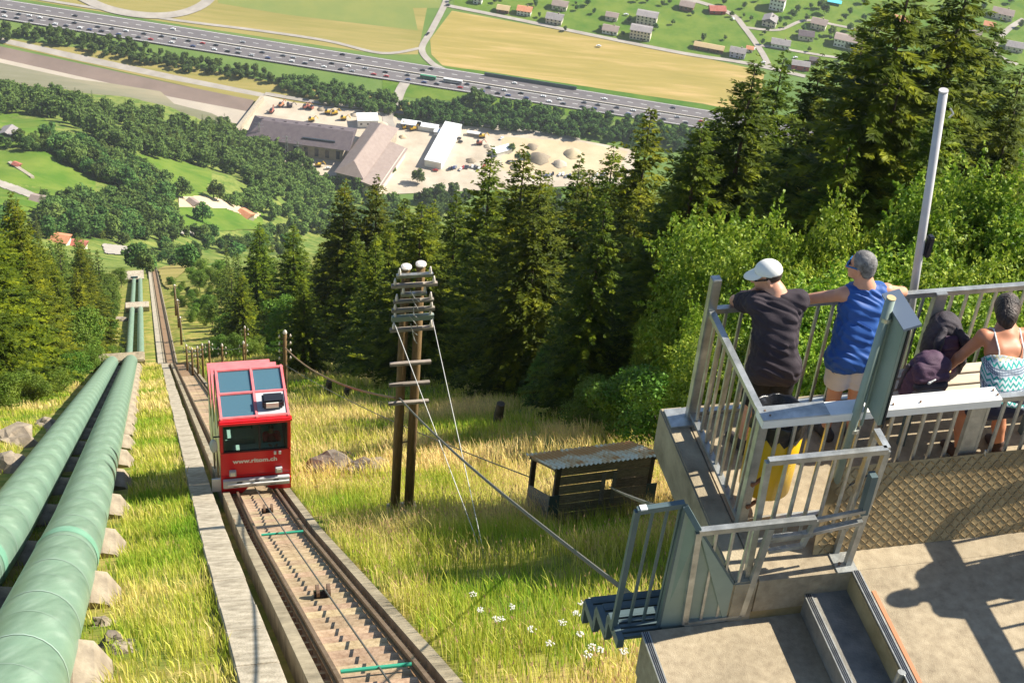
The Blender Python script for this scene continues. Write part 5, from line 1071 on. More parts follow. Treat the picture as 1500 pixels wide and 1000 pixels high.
bar(gl,'latch_stile',Gp(.29,.53),Gp(.24,.29),.035,.035); bar(gl,'latch_rail',Gp(.24,.29),Gp(.0,.27),.035,.03); bar(gl,'catch_bar',Gp(.29,.52),PF(.66,1.62,.52),.03,.03); bar(gl,'catch_bar',Gp(.22,.40),PF(.66,1.62,.42),.045,.03,'galv'); bar(gl,'middle_rail',Gp(.0,.40),Gp(.22,.40),.04,.03)
# --- leaning checker plate
pl=thing('checker_plate','patterned metal tread plate leaning against the front railing','metal plate',PF(1.4,1.5,0))
q0,q1=PF(.43,1.50,.003),PF(4.2,1.50,.003); r0,r1=PF(.62,1.215,.54),PF(4.2,1.215,.54); pm=PF(.50,1.5-.285*(.337/.537),.34)
nrm=np.cross(q1-q0,r1-q1); nrm/=np.linalg.norm(nrm)
if nrm[2]<0: nrm=-nrm
b=MB(); pts_=[q0,q1,r1,r0,pm]; b.add(pts_+[p-nrm*.006 for p in pts_],[(0,1,2,3,4),(9,8,7,6,5),(0,5,6,1),(1,6,7,2),(2,7,8,3),(3,8,9,4),(4,9,5,0)]); build(b,'sheet','plate',pl)
ex_=(q1-q0)/np.linalg.norm(q1-q0); ey_=np.cross(nrm,ex_); Lx=np.linalg.norm(q1-q0); Ly=float((r1-q1)@ey_); bo=MB(); st=.043
for i in range(int(Lx/st)):
    for j in range(int(Ly/st)):
        u=(i+.5)*st; v_=(j+.5)*st; lim=.0+.33*v_+.02
        if u<lim or u>2.9: continue
        c=q0+ex_*u+ey_*v_+nrm*.001; an=R(45) if (i+j)%2 else R(-45); d=math.cos(an)*ex_+math.sin(an)*ey_; e=np.cross(nrm,d)
        bo.add([c-d*.029,c-e*.008,c+d*.029,c+e*.008,c-d*.018+nrm*.006,c+d*.018+nrm*.006],[(0,1,5,4),(1,2,5),(2,3,4,5),(3,0,4)])
o=build(bo,'raised_bosses','plate',pl); o['kind']='stuff'
b=MB(); b.tube([PF(.70,1.27,.42),PF(.86,1.24,.48)],.012,6); build(b,'hand_slot','black_plastic',pl)
for k in range(5): b=MB(); p=PF(1.72,1.2,.56-.035*k)+nrm*.02; b.tube([p,p+[.01*(k%2),0,-.035]],.009,6); build(b,'chain_link','galv',pl)
# --- sign, pole, bin
sg=thing('information_sign','information board seen from behind on a grey-green pole','sign',PF(.65,1.23,0))
b=MB(); b.tube([PF(.60,1.24,0),PF(.66,1.24,2.03)],.030*K,16); sp_=build(b,'post','sign_green',sg,smooth=True)
b=MB(); b.tube([PF(.6605,1.24,2.03),PF(.661,1.24,2.036)],.031*K,16); build(b,'post_cap','roof_tan',sp_)
def ath(px,py,h): return atz(px,py,KP*(Z0+h))
s_tl,s_tr=ath(1284,424,2.0),ath(1322,486,2.0); dv=s_tr-s_tl; dl=np.linalg.norm(dv); dv/=dl; nv=np.array([-dv[1],dv[0],0]); 
ctr=PF(.66,1.24,0)-nv*.0; 
if nv[:2]@PF(.65,1.24,0)[:2]<0: nv=-nv
c_=PF(.655,1.24,0)+nv*.06; off_=float((s_tl-c_)@dv)
off_=max(min(off_,-.05),-.18); wdt=.35
b=MB(); b.box(c_+dv*(off_+wdt/2)+[0,0,1.52*K],(wdt,.03,.82*K),dv,nv,(0,0,1)); build(b,'board','sign_green',sg,bevel=.004)
b=MB(); b.box(c_+dv*(off_+wdt/2)+nv*.02+[0,0,1.52*K],(wdt+.03,.012,.85*K),dv,nv,(0,0,1)); build(b,'frame','black_plastic',sg)
b=MB(); b.box(c_+dv*(off_+wdt/2)+nv*.03+[0,0,1.95*K],(wdt+.05,.13,.02),dv,(nv*.96+np.array([0,0,.28])),None); build(b,'rain_hood','sign_cap',sg)
b=MB(); b.tube([c_+dv*(off_+wdt*.42)-nv*.022+[0,0,.95*K],c_+dv*(off_+wdt*.42)-nv*.022+[0,0,1.88*K]],.012,8); build(b,'stiffener','sign_green',sg)
for h in (.30,.9,1.85): b=MB(); b.tube([PF(.625+.02*h,1.24,h),PF(.625+.02*h,1.24,h+.03)],.037*K,14); build(b,'clamp','galv',sg)
b=MB(); bp,tp=PF(1.80,-.16,-.3),PF(1.472,-.16,2.66); b.tube([bp,tp],.031*K,18); wp=thing('white_pole','leaning white metal pole fixed outside the back railing','pole',bp); build(b,'shaft','white_pole',wp,smooth=True)
dd=(tp-bp)/np.linalg.norm(tp-bp); b=MB(); b.tube([tp,tp+dd*.012],.033*K,18); build(b,'cap','white_pole',wp)
m_=bp+(tp-bp)*.56; b=MB(); b.box(m_+A3*.062+B3*.02,(.05,.06,.20),A3,B3,(0,0,1)); cl=build(b,'cleat','black_plastic',wp,bevel=.01); b=MB(); b.tube([tp-dd*.12+A3*.05+B3*.05,tp-dd*.16+A3*.075+B3*.06,tp-dd*.2+A3*.05+B3*.05],.008,6); build(b,'eyelet','galv',wp)
bin_=thing('litter_bin','yellow litter bin with black bag strapped to the railing post','litter bin',PF(.14,1.02,.2))
b=MB(); bc=PF(.22,.97,0); n=28; v=[]; f=[]
for i,(z,r) in enumerate(((.20,.155),(.215,.195),(.50,.198),(.84,.20),(.845,.19),(.5,.186),(.24,.18))):
    v+=[bc+[r*math.cos(2*math.pi*k/n),r*math.sin(2*math.pi*k/n),z*K] for k in range(n)]
for i in range(6): f+=[(i*n+k,i*n+(k+1)%n,(i+1)*n+(k+1)%n,(i+1)*n+k) for k in range(n)]
f+=[tuple(range(n-1,-1,-1))]; raw('drum',v,f,'yellow',bin_,smooth=True)
v=[]; f=[]
for i,(z,r) in enumerate(((.74,.206),(.77,.21),(.82,.208),(.87,.207),(.895,.20),(.885,.188),(.78,.14),(.7,.04))):
    v+=[bc+[(r+.006*math.sin(5*k+i*2)+.004*math.sin(11*k))*math.cos(2*math.pi*k/n),(r+.006*math.sin(5*k+i*2))*math.sin(2*math.pi*k/n),(z+(.03*math.sin(3*k+1) if i==0 else .008*math.sin(4*k)))*K] for k in range(n)]
for i in range(7): f+=[(i*n+k,i*n+(k+1)%n,(i+1)*n+(k+1)%n,(i+1)*n+k) for k in range(n)]
raw('bag',v,f,'black_bag',bin_,smooth=True)
for h in (.25,.46): b=MB(); b.beam(PF(.0,1.22,h),PF(.10,1.16,h),.02,.03); build(b,'strap_bracket','rust',bin_)
# --- bench
bn=thing('wooden_bench','slatted wooden bench against the back railing under the backpacks','bench',PF(2,.35,0))
for k in range(4): b=MB(); b.beam(PF(1.32,.17+.12*k,.40),PF(3.6,.17+.12*k,.40),.11,.04); build(b,'slat','bench_wood',bn,bevel=.004)
for a_ in (1.5,2.5,3.4):
    for bq in (.2,.5): bar(bn,'leg',PF(a_,bq,0),PF(a_,bq,.37),.05,.05,'steel_blue')
    bar(bn,'bearer',PF(a_,.15,.365),PF(a_,.56,.365),.05,.035,'steel_blue')
# --- steel stairs going down beside the landing
ss_=thing('steel_stairs','blue-grey steel stairs with zigzag stringer descending beside the landing','stairs',PF(-.8,1.5,-.8))
for k in range(3):
    bq=1.70-.25*k; h=-.42-.20*k
    for j in range(5): b=MB(); b.beam(PF(-.93,bq-.03-.045*j,h),PF(-.30,bq-.03-.045*j,h),.028,.03); build(b,'tread_bar','steel_blue',ss_)
    b=MB(); b.beam(PF(-.93,bq-.235,h-.01),PF(-.30,bq-.235,h-.01),.05,.055); build(b,'tread_edge','steel_blue',ss_)
    for a_ in (-.955,-.28):
        b=MB(); b.beam(PF(a_,bq,h-.03),PF(a_,bq-.25,h-.03),.05,.09); build(b,'stringer_flat','steel_blue',ss_); b=MB(); b.beam(PF(a_,bq-.25,h-.03),PF(a_,bq-.25,h-.23),.05,.05,up=tuple(B3)); build(b,'stringer_riser','steel_blue',ss_)
hr_=thing('stair_handrail','dark steel handrail frame with thin bars beside the steel stairs','railing',PF(-.9,1.55,-.4))
Hr=lambda a_,h: PF(a_,1.56,h)
bar(hr_,'top_rail',Hr(-.94,.68),Hr(-.62,.70),.045,.045,'steel_blue'); bar(hr_,'post',Hr(-.94,.68),Hr(-.97,-.45),.04,.04,'steel_blue')
for a0 in (-.83,-.73): bar(hr_,'picket',Hr(a0,.68),Hr(a0-.03,-.42),.02,.02,'steel_blue')
bar(hr_,'post',Hr(-.635,.70),Hr(-.66,-.45),.03,.03,'steel_blue')
b=MB(); b.box(Hr(-.90,.703),(.05,.05,.012),A3,B3,(0,0,1)); build(b,'label_tape','white_paint',hr_)
pn=thing('stair_side_screen','dull green steel panel closing the side of the platform above the steel stairs','screen',PF(-.5,1.5,-.4))
pv=[PF(-.62,1.58,.70),PF(-.53,1.66,.55),PF(-.20,1.655,-.02),PF(-.20,1.655,-.42),PF(-.66,1.62,-.46)]
nn_=np.cross(pv[2]-pv[0],pv[4]-pv[0]); nn_/=np.linalg.norm(nn_); b=MB(); n=len(pv); b.add(pv+[p+nn_*-.02 for p in pv],[tuple(range(n)),tuple(range(2*n-1,n-1,-1))]+[(i,n+i,n+(i+1)%n,(i+1)%n) for i in range(n)]); build(b,'sheet','sign_green',pn)
bar(pn,'edge_profile',pv[0],pv[4],.04,.04,'steel_blue'); bar(pn,'top_profile',pv[0],pv[1],.04,.04,'steel_blue'); bar(pn,'slanted_profile',pv[1],pv[2],.03,.03,'steel_blue')
wire(PF(-.80,1.56,.69),Hh(1.42,0,1.0),.02,.02,'wire','straight dark rod from the stair handrail to the shelter hatch','cable')
# railing on the right of the terrace, beyond the picture, whose shadow falls on the floor
rr_=rail_obj('terrace_railing','railing with a broad top board along the right side of the terrace')
RA=2.55
bar(rr_,'top_board',PF(RA,1.3,1.03),PF(RA,4.6,1.03),.15,.075,'alu'); bar(rr_,'bottom_rail',PF(RA,1.3,.08),PF(RA,4.6,.08),.05,.03)
for k in range(13): bar(rr_,'picket',PF(RA,1.42+k*.2,.08),PF(RA,1.42+k*.2,1.0),.024,.024)
for bq in (1.3,3.0,4.6): bar(rr_,'post',PF(RA,bq,-.02),PF(RA,bq,1.0),.07,.07)
# ------------------------------------------------------------ people: smooth signed-distance bodies
def sdf_mesh(prims,res=.011,k=.03,cuts=(),wr=0.,wseed=0,noise_l=.05):
    P0=np.array([np.minimum(p[1],p[2])-max(p[3],p[4]) if p[0]=='c' else np.array(p[1])-np.max(p[2]) for p in prims]).min(0)-.05
    P1=np.array([np.maximum(p[1],p[2])+max(p[3],p[4]) if p[0]=='c' else np.array(p[1])+np.max(p[2]) for p in prims]).max(0)+.05
    n=np.ceil((P1-P0)/res).astype(int)+1; F=np.full(n,1.,np.float32); ax=[P0[i]+res*np.arange(n[i]) for i in range(3)]
    for p in prims:
        if p[0]=='c': a,b=np.array(p[1],float),np.array(p[2],float); lo=np.minimum(a,b)-max(p[3],p[4])-.10; hi=np.maximum(a,b)+max(p[3],p[4])+.10
        else: c=np.array(p[1],float); rm=np.max(p[2])+.10; lo=c-rm; hi=c+rm
        i0=np.clip(((lo-P0)/res).astype(int),0,n-1); i1=np.clip(((hi-P0)/res).astype(int)+1,1,n)
        sl=tuple(slice(i0[j],i1[j]) for j in range(3)); X,Y,Z=np.meshgrid(*[ax[j][sl[j]] for j in range(3)],indexing='ij'); Q=np.stack([X,Y,Z],-1)
        if p[0]=='c':
            d=b-a; L2=max(d@d,1e-9); t=np.clip(((Q-a)@d)/L2,0,1); D=np.linalg.norm(Q-a-t[...,None]*d,axis=-1)-(p[3]+(p[4]-p[3])*t)
        else:
            q=Q-c
            if len(p)>3: q=q@np.array(p[3]).T
            r=np.array(p[2]); qn=np.linalg.norm(q/r,axis=-1); D=(qn-1)*qn/np.maximum(np.linalg.norm(q/r**2,axis=-1),1e-6)
        kk=p[5] if p[0]=='c' and len(p)>5 else k
        f=F[sl]; h=np.clip(.5+.5*(f-D)/kk,0,1); F[sl]=f*(1-h)+D*h-kk*h*(1-h)
    X,Y,Z=np.meshgrid(*ax,indexing='ij')
    if wr: F+=wr*(np.sin((X*1.1+Z*1.7+.3*np.sin(Y/noise_l))/noise_l+wseed)*np.sin((Z*1.3-Y+X*.4)/noise_l*.7+wseed*2)+.5*np.sin((Z*2.1+X*.8)/noise_l*1.9+wseed))
    for c,nn in cuts: nn=np.array(nn,float); nn/=np.linalg.norm(nn); F=np.maximum(F,(X-c[0])*nn[0]+(Y-c[1])*nn[1]+(Z-c[2])*nn[2])
    # surface nets
    neg=F<0; cs=[(i,j,l) for i in(0,1) for j in(0,1) for l in(0,1)]; m=np.array(F.shape)-1
    sub=lambda G,o:G[o[0]:o[0]+m[0],o[1]:o[1]+m[1],o[2]:o[2]+m[2]]
    cnt=sum(sub(neg,o).astype(np.int8) for o in cs); act=(cnt>0)&(cnt<8); idx=np.full(act.shape,-1,np.int32); I=np.argwhere(act); idx[act]=np.arange(len(I))
    acc=np.zeros((len(I),3)); num=np.zeros(len(I))
    val={o:sub(F,o)[act] for o in cs}
    for o in cs:
        for axn in range(3):
            if o[axn]==0:
                o2=list(o); o2[axn]=1; o2=tuple(o2); a,b=val[o],val[o2]; c=(a<0)!=(b<0); t=np.where(c,a/(a-b+1e-12),0); p=np.array(o,float)[None].repeat(len(I),0); p[:,axn]+=t; acc+=p*c[:,None]; num+=c
    V=P0+res*(I+acc/np.maximum(num,1)[:,None]); Fs=[]
    for axn in range(3):
        a1,a2=[(1,2),(2,0),(0,1)][axn]; s0=[slice(None)]*3; s1=[slice(None)]*3; s0[axn]=slice(0,-1); s1[axn]=slice(1,None)
        cr=(neg[tuple(s0)]!=neg[tuple(s1)]); cr_=np.argwhere(cr); ok=(cr_[:,a1]>0)&(cr_[:,a2]>0)&(cr_[:,a1]<F.shape[a1]-1)&(cr_[:,a2]<F.shape[a2]-1); cr_=cr_[ok]
        def g_(d1,d2): q=cr_.copy(); q[:,a1]-=d1; q[:,a2]-=d2; return idx[q[:,0],q[:,1],q[:,2]]
        q=np.stack([g_(1,1),g_(0,1),g_(0,0),g_(1,0)],1); fl=neg[cr_[:,0],cr_[:,1],cr_[:,2]]; q[~fl]=q[~fl][:,::-1]; Fs.append(q)
    return V,np.concatenate(Fs)
def cap(a,b,r0,r1,k=None): return ('c',np.array(a,float),np.array(b,float),r0,r1)+((k,) if k else ())
def ell(c,r,rot=None): return ('e',np.array(c,float),np.array(r,float))+((rot,) if rot is not None else ())
def unit(v): v=np.array(v,float); return v/np.linalg.norm(v)
def frame(f,u=(0,0,1)): f=unit(f); r=unit(np.cross(f,u)); return np.array([r,f,np.cross(r,f)])   # rows: right, forward, up
def person(label,J,face,skin,layers,extras=()):
    """J: joints in metres (world). layers: list of (name, material, prims, cuts, wrinkle)"""
    t=thing('person',label,'person',(J['fl']+J['fr'])/2-[0,0,.02]); R3=frame(face,J.get('hup',(0,0,1))); h=J['head']; r_,f_,u_=R3
    pr=[ell(h+u_*.03-f_*.01,(.075,.095,.10),R3),ell(h-u_*.045+f_*.03,(.058,.07,.075),R3),cap(h-u_*.05-f_*.03,J['neck'],.055,.06),
        cap(h+f_*.10-u_*.005,h+f_*.115-u_*.035,.010,.016,.012),cap(h+r_*.075-f_*.005+u_*.005,h+r_*.08-f_*.012-u_*.03,.016,.010,.008),cap(h-r_*.075-f_*.005+u_*.005,h-r_*.08-f_*.012-u_*.03,.016,.010,.008),
        cap(h+f_*.088-u_*.062+r_*.018,h+f_*.088-u_*.062-r_*.018,.010,.010,.01),cap(h+f_*.075-u_*.095,h+f_*.08-u_*.1,.022,.02,.02)]
    sl,sr=J['sl'],J['sr']; ms=(sl+sr)/2; pe=J['pelvis']
    pr+=[cap(sl,sr,.062,.062,.05),cap(J['neck'],ms,.07,.09,.05),cap(ms*.75+pe*.25+(sl-sr)*.16,ms*.75+pe*.25-(sl-sr)*.16,.105,.105,.05),cap(ms*.45+pe*.55+(sl-sr)*.12,ms*.45+pe*.55-(sl-sr)*.12,.090,.090,.05),cap(J['hl'],J['hr'],.092,.092,.05),cap(ms*.5+pe*.5,pe,.098,.098,.05)]
    for s in 'lr':
        pr+=[cap(J['s'+s],J['e'+s],.052,.041),cap(J['e'+s],J['w'+s],.041,.027),cap(J['h'+s],J['k'+s],.088,.056),cap(J['k'+s],J['k'+s]*.6+J['f'+s]*.4,.055,.055),cap(J['k'+s]*.6+J['f'+s]*.4,J['f'+s]+[0,0,.07],.054,.036)]
        hd=J['p'+s]; d=unit(hd-J['w'+s]); pn_=np.array(J.get('pn'+s,(0,0,1.)),float); side=unit(np.cross(d,pn_)); pn_=np.cross(side,d)
        pr+=[cap(J['w'+s],J['w'+s]+d*.05,.026,.03,.015),cap(J['w'+s]+d*.05-side*.02,J['w'+s]+d*.085-side*.028,.016,.014,.015),cap(J['w'+s]+d*.05+side*.02,J['w'+s]+d*.085+side*.028,.016,.014,.015)]
        for q,(o_,l_) in enumerate(((-.030,.062),(-.010,.075),(.011,.070),(.030,.055))):
            b0=J['w'+s]+d*.088+side*o_; b1=b0+d*l_*.5+side*o_*.25+pn_*.006; b2=b1+d*l_*.45-pn_*(.012+.004*q); pr+=[cap(b0,b1,.0092,.0085,.004),cap(b1,b2,.0085,.007,.004)]
        ts=-1 if s=='l' else 1
        ts=J.get('th'+s,ts); b0=J['w'+s]+d*.03+side*.026*ts; b1=b0+d*.035+side*.028*ts; b2=b1+d*.03+side*.008*ts; pr+=[cap(b0,b1,.013,.011,.006),cap(b1,b2,.010,.008,.004)]
    v,f=sdf_mesh(pr,.0088,.022); body=raw('body',v,f,skin,t,smooth=True)
    for nm,m,pp,cuts,wr in layers:
        v,f=sdf_mesh(pp,.0095,.035,cuts,wr,len(nm),.038); raw(nm,v,f,m,t,smooth=True)
    for s in 'lr':
        a=J['f'+s]; d=unit(J['fd'+s]); v,f=sdf_mesh([cap(a+[0,0,.045]-d*.05,a+[0,0,.03]+d*.13,.045,.036),cap(a+[0,0,.02]-d*.06,a+[0,0,.015]+d*.16,.04,.035),cap(a+[0,0,.06],a+[0,0,.095],.045,.042)],.010,.02,[(a+[0,0,-.012],(0,0,-1))]); raw('shoe',v,f,J.get('shoe','shoe_dark'),t,smooth=True)
    return t,R3
def PFv(*c): return PF(*c)
def torso_prims(J,g_,low=.0,arms=0.,sleeve=.5,nk=True,inset=.05):
    sl,sr,pe=J['sl'],J['sr'],J['pelvis']; ms=(sl+sr)/2; w_=(sl-sr)
    p=[cap(sl+(ms-sl)*inset,sr+(ms-sr)*inset,.072+g_,.072+g_,.05),cap(ms*.75+pe*.25+w_*.17,ms*.75+pe*.25-w_*.17,.115+g_,.115+g_,.06),cap(ms*.42+pe*.58+w_*.15,ms*.42+pe*.58-w_*.15,.118+g_,.118+g_,.06),cap(ms*.2+pe*.8+w_*.14,ms*.2+pe*.8-w_*.14,.112+g_,.112+g_,.05),cap(J['hl']+[0,0,.03],J['hr']+[0,0,.03],.108+g_,.108+g_,.05),cap(J['hl']-[0,0,low],J['hr']-[0,0,low],.112+g_,.112+g_,.05)]
    if nk: p.append(cap(J['neck']-[0,0,.03],ms,.07+g_,.09,.04))
    if arms:
        for s in 'lr': e=J['s'+s]*(1-sleeve)+J['e'+s]*sleeve; p.append(cap(J['s'+s],e,.068+g_,.070+g_,.03))
    return p
def shorts_prims(J,g_,leg=.6):
    p=[cap(J['hl']+[0,0,.05],J['hr']+[0,0,.05],.100+g_,.100+g_,.05),cap(J['hl'],J['hr'],.100+g_,.100+g_,.04)]
    for s in 'lr': e=J['h'+s]*(1-leg)+J['k'+s]*leg; p.append(cap(J['h'+s],e,.092+g_,.085+g_,.03))
    return p
fwd=-B3; lft=-A3
# man in black with the white cap
J=dict(pelvis=PF(.375,.40,.84),hl=PF(.305,.40,.80),hr=PF(.455,.43,.80),neck=PF(.375,.20,1.315),head=PF(.32,.13,1.405),sl=PF(.235,.22,1.245),sr=PF(.53,.255,1.265),el=PF(.185,-.02,1.085),er=PF(.60,.03,1.085),wl=PF(.30,-.045,1.12),wr=PF(.39,-.03,1.085),pl=PF(.36,-.03,1.16),pr=PF(.29,-.055,1.09),kl=PF(.29,.36,.43),kr=PF(.47,.41,.43),fl=PF(.275,.385,.012),fr=PF(.50,.44,.012),fdl=fwd+lft*.35,fdr=fwd+lft*.05,pnl=fwd,pnr=np.array([0,0,1.]))
face=unit(lft*.93+fwd*.28-np.array([0,0,.22]))
neckcut=(J['neck']-[0,0,-.012]+fwd*.0,unit(np.array([0,0,1.])+fwd*.25))
t,R3=person('man in a black T-shirt and white cap leaning on the corner of the railing',J,face,'skin',[
 ('t_shirt','tee_black',torso_prims(J,.016,.03,1,.55),[neckcut,(J['hl']-[0,0,.10],(0,0,-1))],.0055),
 ('shorts','shorts_black',shorts_prims(J,.012,.78),[(J['hl']-[0,0,.03],(0,0,1))],.002)])
r_,f_,u_=R3; h=J['head']
v,f=sdf_mesh([ell(h+u_*.045-f_*.012,(.088,.108,.098),R3)],.008,.02,[(h+u_*.045+f_*.0,-unit(u_-f_*.10))]); capo=raw('cap',v,f,'cap_white',t,smooth=True)
bv=[]; bf=[]; n=13
for i in range(n):
    a=R(-62+124*i/(n-1)); e=h+u_*(.055)+f_*(-.012+.105*math.cos(a))+r_*.086*math.sin(a); o_=h+u_*(.035-.02*math.cos(a))+f_*(-.012+.105*math.cos(a)+.085*max(math.cos(a),.0)**.7)+r_*.088*math.sin(a)
    bv+=[e,o_,e-u_*.006,o_-u_*.006]
    if i: a_=4*(i-1); c=4*i; bf+=[(a_,c,c+1,a_+1),(a_+2,a_+3,c+3,c+2),(a_+1,c+1,c+3,a_+3)]
raw('brim',bv,bf,'cap_white',capo,smooth=True)
v,f=sdf_mesh([ell(h+u_*.02-f_*.018,(.080,.098,.085),R3)],.008,.02,[(h+f_*.012,f_),(h-u_*.045,-u_)]); raw('hair',v,f,'hair_dark',t,smooth=True)
def shades(m,par):
    b=MB(); 
    for sx in (-1,1):
        b.box(h+f_*.094+u_*.018+r_*sx*.032,(.052,.014,.032),r_,f_,u_); b.box(h+f_*.045+u_*.02+r_*sx*.079,(.006,.10,.012),r_,f_,u_)
    build(b,'sunglasses',m,par)
shades('glasses',t)
# man in the blue sleeveless top
J=dict(pelvis=PF(.985,.36,.82),hl=PF(.915,.37,.78),hr=PF(1.06,.37,.78),neck=PF(1.045,.20,1.315),head=PF(1.005,.165,1.455),sl=PF(.905,.20,1.245),sr=PF(1.225,.20,1.245),el=PF(.70,.03,1.085),er=PF(1.455,.03,1.085),wl=PF(.60,-.06,1.075),wr=PF(1.28,-.05,1.08),pl=PF(.54,-.09,1.07),pr=PF(1.20,-.06,1.075),kl=PF(.945,.34,.42),kr=PF(1.10,.37,.42),fl=PF(.95,.33,.012),fr=PF(1.13,.40,.012),fdl=fwd+lft*.3,fdr=fwd-lft*.1,pnl=np.array([0,0,1.]),pnr=np.array([0,0,1.]))
face=unit(lft*.72+fwd*.68-np.array([0,0,.10]))
ms=(J['sl']+J['sr'])/2
t,R3=person('man in a blue sleeveless top with grey hair resting both arms on the railing',J,face,'skin',[
 ('sleeveless_top','shirt_blue',torso_prims(J,.014,.0,0,inset=.42),[(J['neck']-[0,0,-.004],unit(np.array([0,0,1.])+fwd*.2)),(J['hl']-[0,0,.055],(0,0,-1))],.0065),
 ('shorts','shorts_white',shorts_prims(J,.018,.62),[(J['hl']-[0,0,.025],(0,0,1)),(J['hl']*.38+J['kl']*.62-[0,0,.02],(0,0,-1))],.002),
 ('patterned_waist','shorts_grey',shorts_prims(J,.0195,.1),[(J['hl']-[0,0,.04],(0,0,1)),(J['hl']-[0,0,.12],(0,.25,-1))],.002)])
r_,f_,u_=R3; h=J['head']
v,f=sdf_mesh([ell(h+u_*.042-f_*.018,(.086,.102,.098),R3),ell(h-u_*.02-f_*.055,(.07,.055,.07),R3)],.008,.02,[(h+f_*.045+u_*.06,unit(f_-u_*.35)),(h-u_*.065,-u_)],.0015,3,.012); raw('hair',v,f,'hair_grey',t,smooth=True)
shades('glasses_blue',t)
# woman bending over the bench
J=dict(pelvis=PF(2.02,.80,.64),hl=PF(1.945,.80,.60),hr=PF(2.09,.80,.60),neck=PF(2.13,.43,.955),head=PF(2.165,.345,1.03),sl=PF(1.965,.47,.93),sr=PF(2.265,.47,.905),el=PF(1.865,.42,.70),er=PF(2.43,.45,.70),wl=PF(1.79,.345,.555),wr=PF(2.36,.385,.52),pl=PF(1.745,.31,.50),pr=PF(2.30,.35,.50),kl=PF(1.89,.63,.37),kr=PF(2.15,.62,.37),fl=PF(1.87,.70,.012),fr=PF(2.2,.69,.012),fdl=fwd+lft*.3,fdr=fwd,shoe='sandal',pnl=np.array([0,0,1.]),pnr=np.array([0,0,1.]),hup=unit(np.array([0,0,1.])+fwd*.5))
_o=PF(2.07,.66,0)
for _k in ('pelvis','hl','hr','neck','head','sl','sr','el','er','kl','kr'): J[_k]=_o+(J[_k]-_o)*np.array([1.12,1.12,1.03])
face=unit(-lft*.55+fwd*.75-np.array([0,0,.55]))
up_t=unit((J['sl']+J['sr'])/2-J['pelvis']); ms=(J['sl']+J['sr'])/2
tp=torso_prims(J,.016,.03,0,nk=False)[1:]
t,R3=person('woman with grey ponytail in a printed strappy top bending over the bench',J,face,'skin_tan',[
 ('printed_top','printed_top',tp,[(ms*.62+J['pelvis']*.38,up_t),(J['pelvis']-up_t*.075,-up_t)],.003),
 ('shorts','shorts_navy',shorts_prims(J,.014,.5),[(J['pelvis']+up_t*.05,up_t)],.002)])
r_,f_,u_=R3; h=J['head']
v,f=sdf_mesh([ell(h+u_*.03-f_*.015,(.104,.122,.116),R3),ell(h-f_*.10-u_*.03,(.085,.07,.095),R3),cap(h-f_*.12-u_*.05,h-f_*.12-u_*.19,.048,.016),cap(h-f_*.10-u_*.05+r_*.03,h-f_*.11-u_*.12+r_*.03,.03,.012)],.008,.03,[(h+f_*.06,unit(f_-u_*.3))],.0018,5,.012); raw('hair',v,f,'hair_long',t,smooth=True)
for sx in (-1,1):
    a=J['sl'] if sx<0 else J['sr']; p0=ms*.62+J['pelvis']*.38+A3*sx*.10+B3*.125; b=MB(); q_=a*.62+ms*.38+np.array([0,0,.05])*1.3; b.tube([p0,(p0+q_)/2+B3*.035+[0,0,.025],q_,q_+fwd*.06-[0,0,.03]],.007,6); build(b,'shoulder_strap','stucco_white',t)
b=MB(); d=unit(J['wl']-J['el']); b.tube([J['wl']-d*.035,J['wl']-d*.022],.036,14); build(b,'bracelet','gold',t)
b=MB(); d=unit(J['wr']-J['er']); b.tube([J['wr']-d*.035,J['wr']-d*.025],.036,14); build(b,'bracelet','gold',t)
# driver in the cabin
def lc(x,y,z): return C(x,y,z)
J=dict(pelvis=lc(.52,.95,1.05),hl=lc(.44,.95,1.02),hr=lc(.60,.95,1.02),neck=lc(.52,.85,1.55),head=lc(.52,.80,1.72),sl=lc(.36,.85,1.48),sr=lc(.70,.85,1.48),el=lc(.34,.62,1.30),er=lc(.76,.60,1.30),wl=lc(.42,.42,1.45),wr=lc(.66,.40,1.45),pl=lc(.46,.34,1.47),pr=lc(.62,.32,1.47),kl=lc(.44,.55,.98),kr=lc(.62,.55,.98),fl=lc(.44,.5,.61),fr=lc(.62,.5,.61),fdl=-y3,fdr=-y3)
t,R3=person('driver in a red shirt sitting behind the windscreen of the red car',J,-y3,'skin',[('shirt','red_paint',torso_prims(J,.016,.0,1,.5),[(J['neck'],(0,0,1))],.003),('trousers','shorts_navy',shorts_prims(J,.012,1.0),[(J['hl']+[0,0,.1],(0,0,1))],.0)])
r_,f_,u_=R3; h=J['head']; v,f=sdf_mesh([ell(h+u_*.045-f_*.02,(.086,.10,.095),R3)],.01,.02,[(h+f_*.05,unit(f_-u_*.4)),(h-u_*.02,-u_)]); raw('hair',v,f,'hair_dark',t,smooth=True)
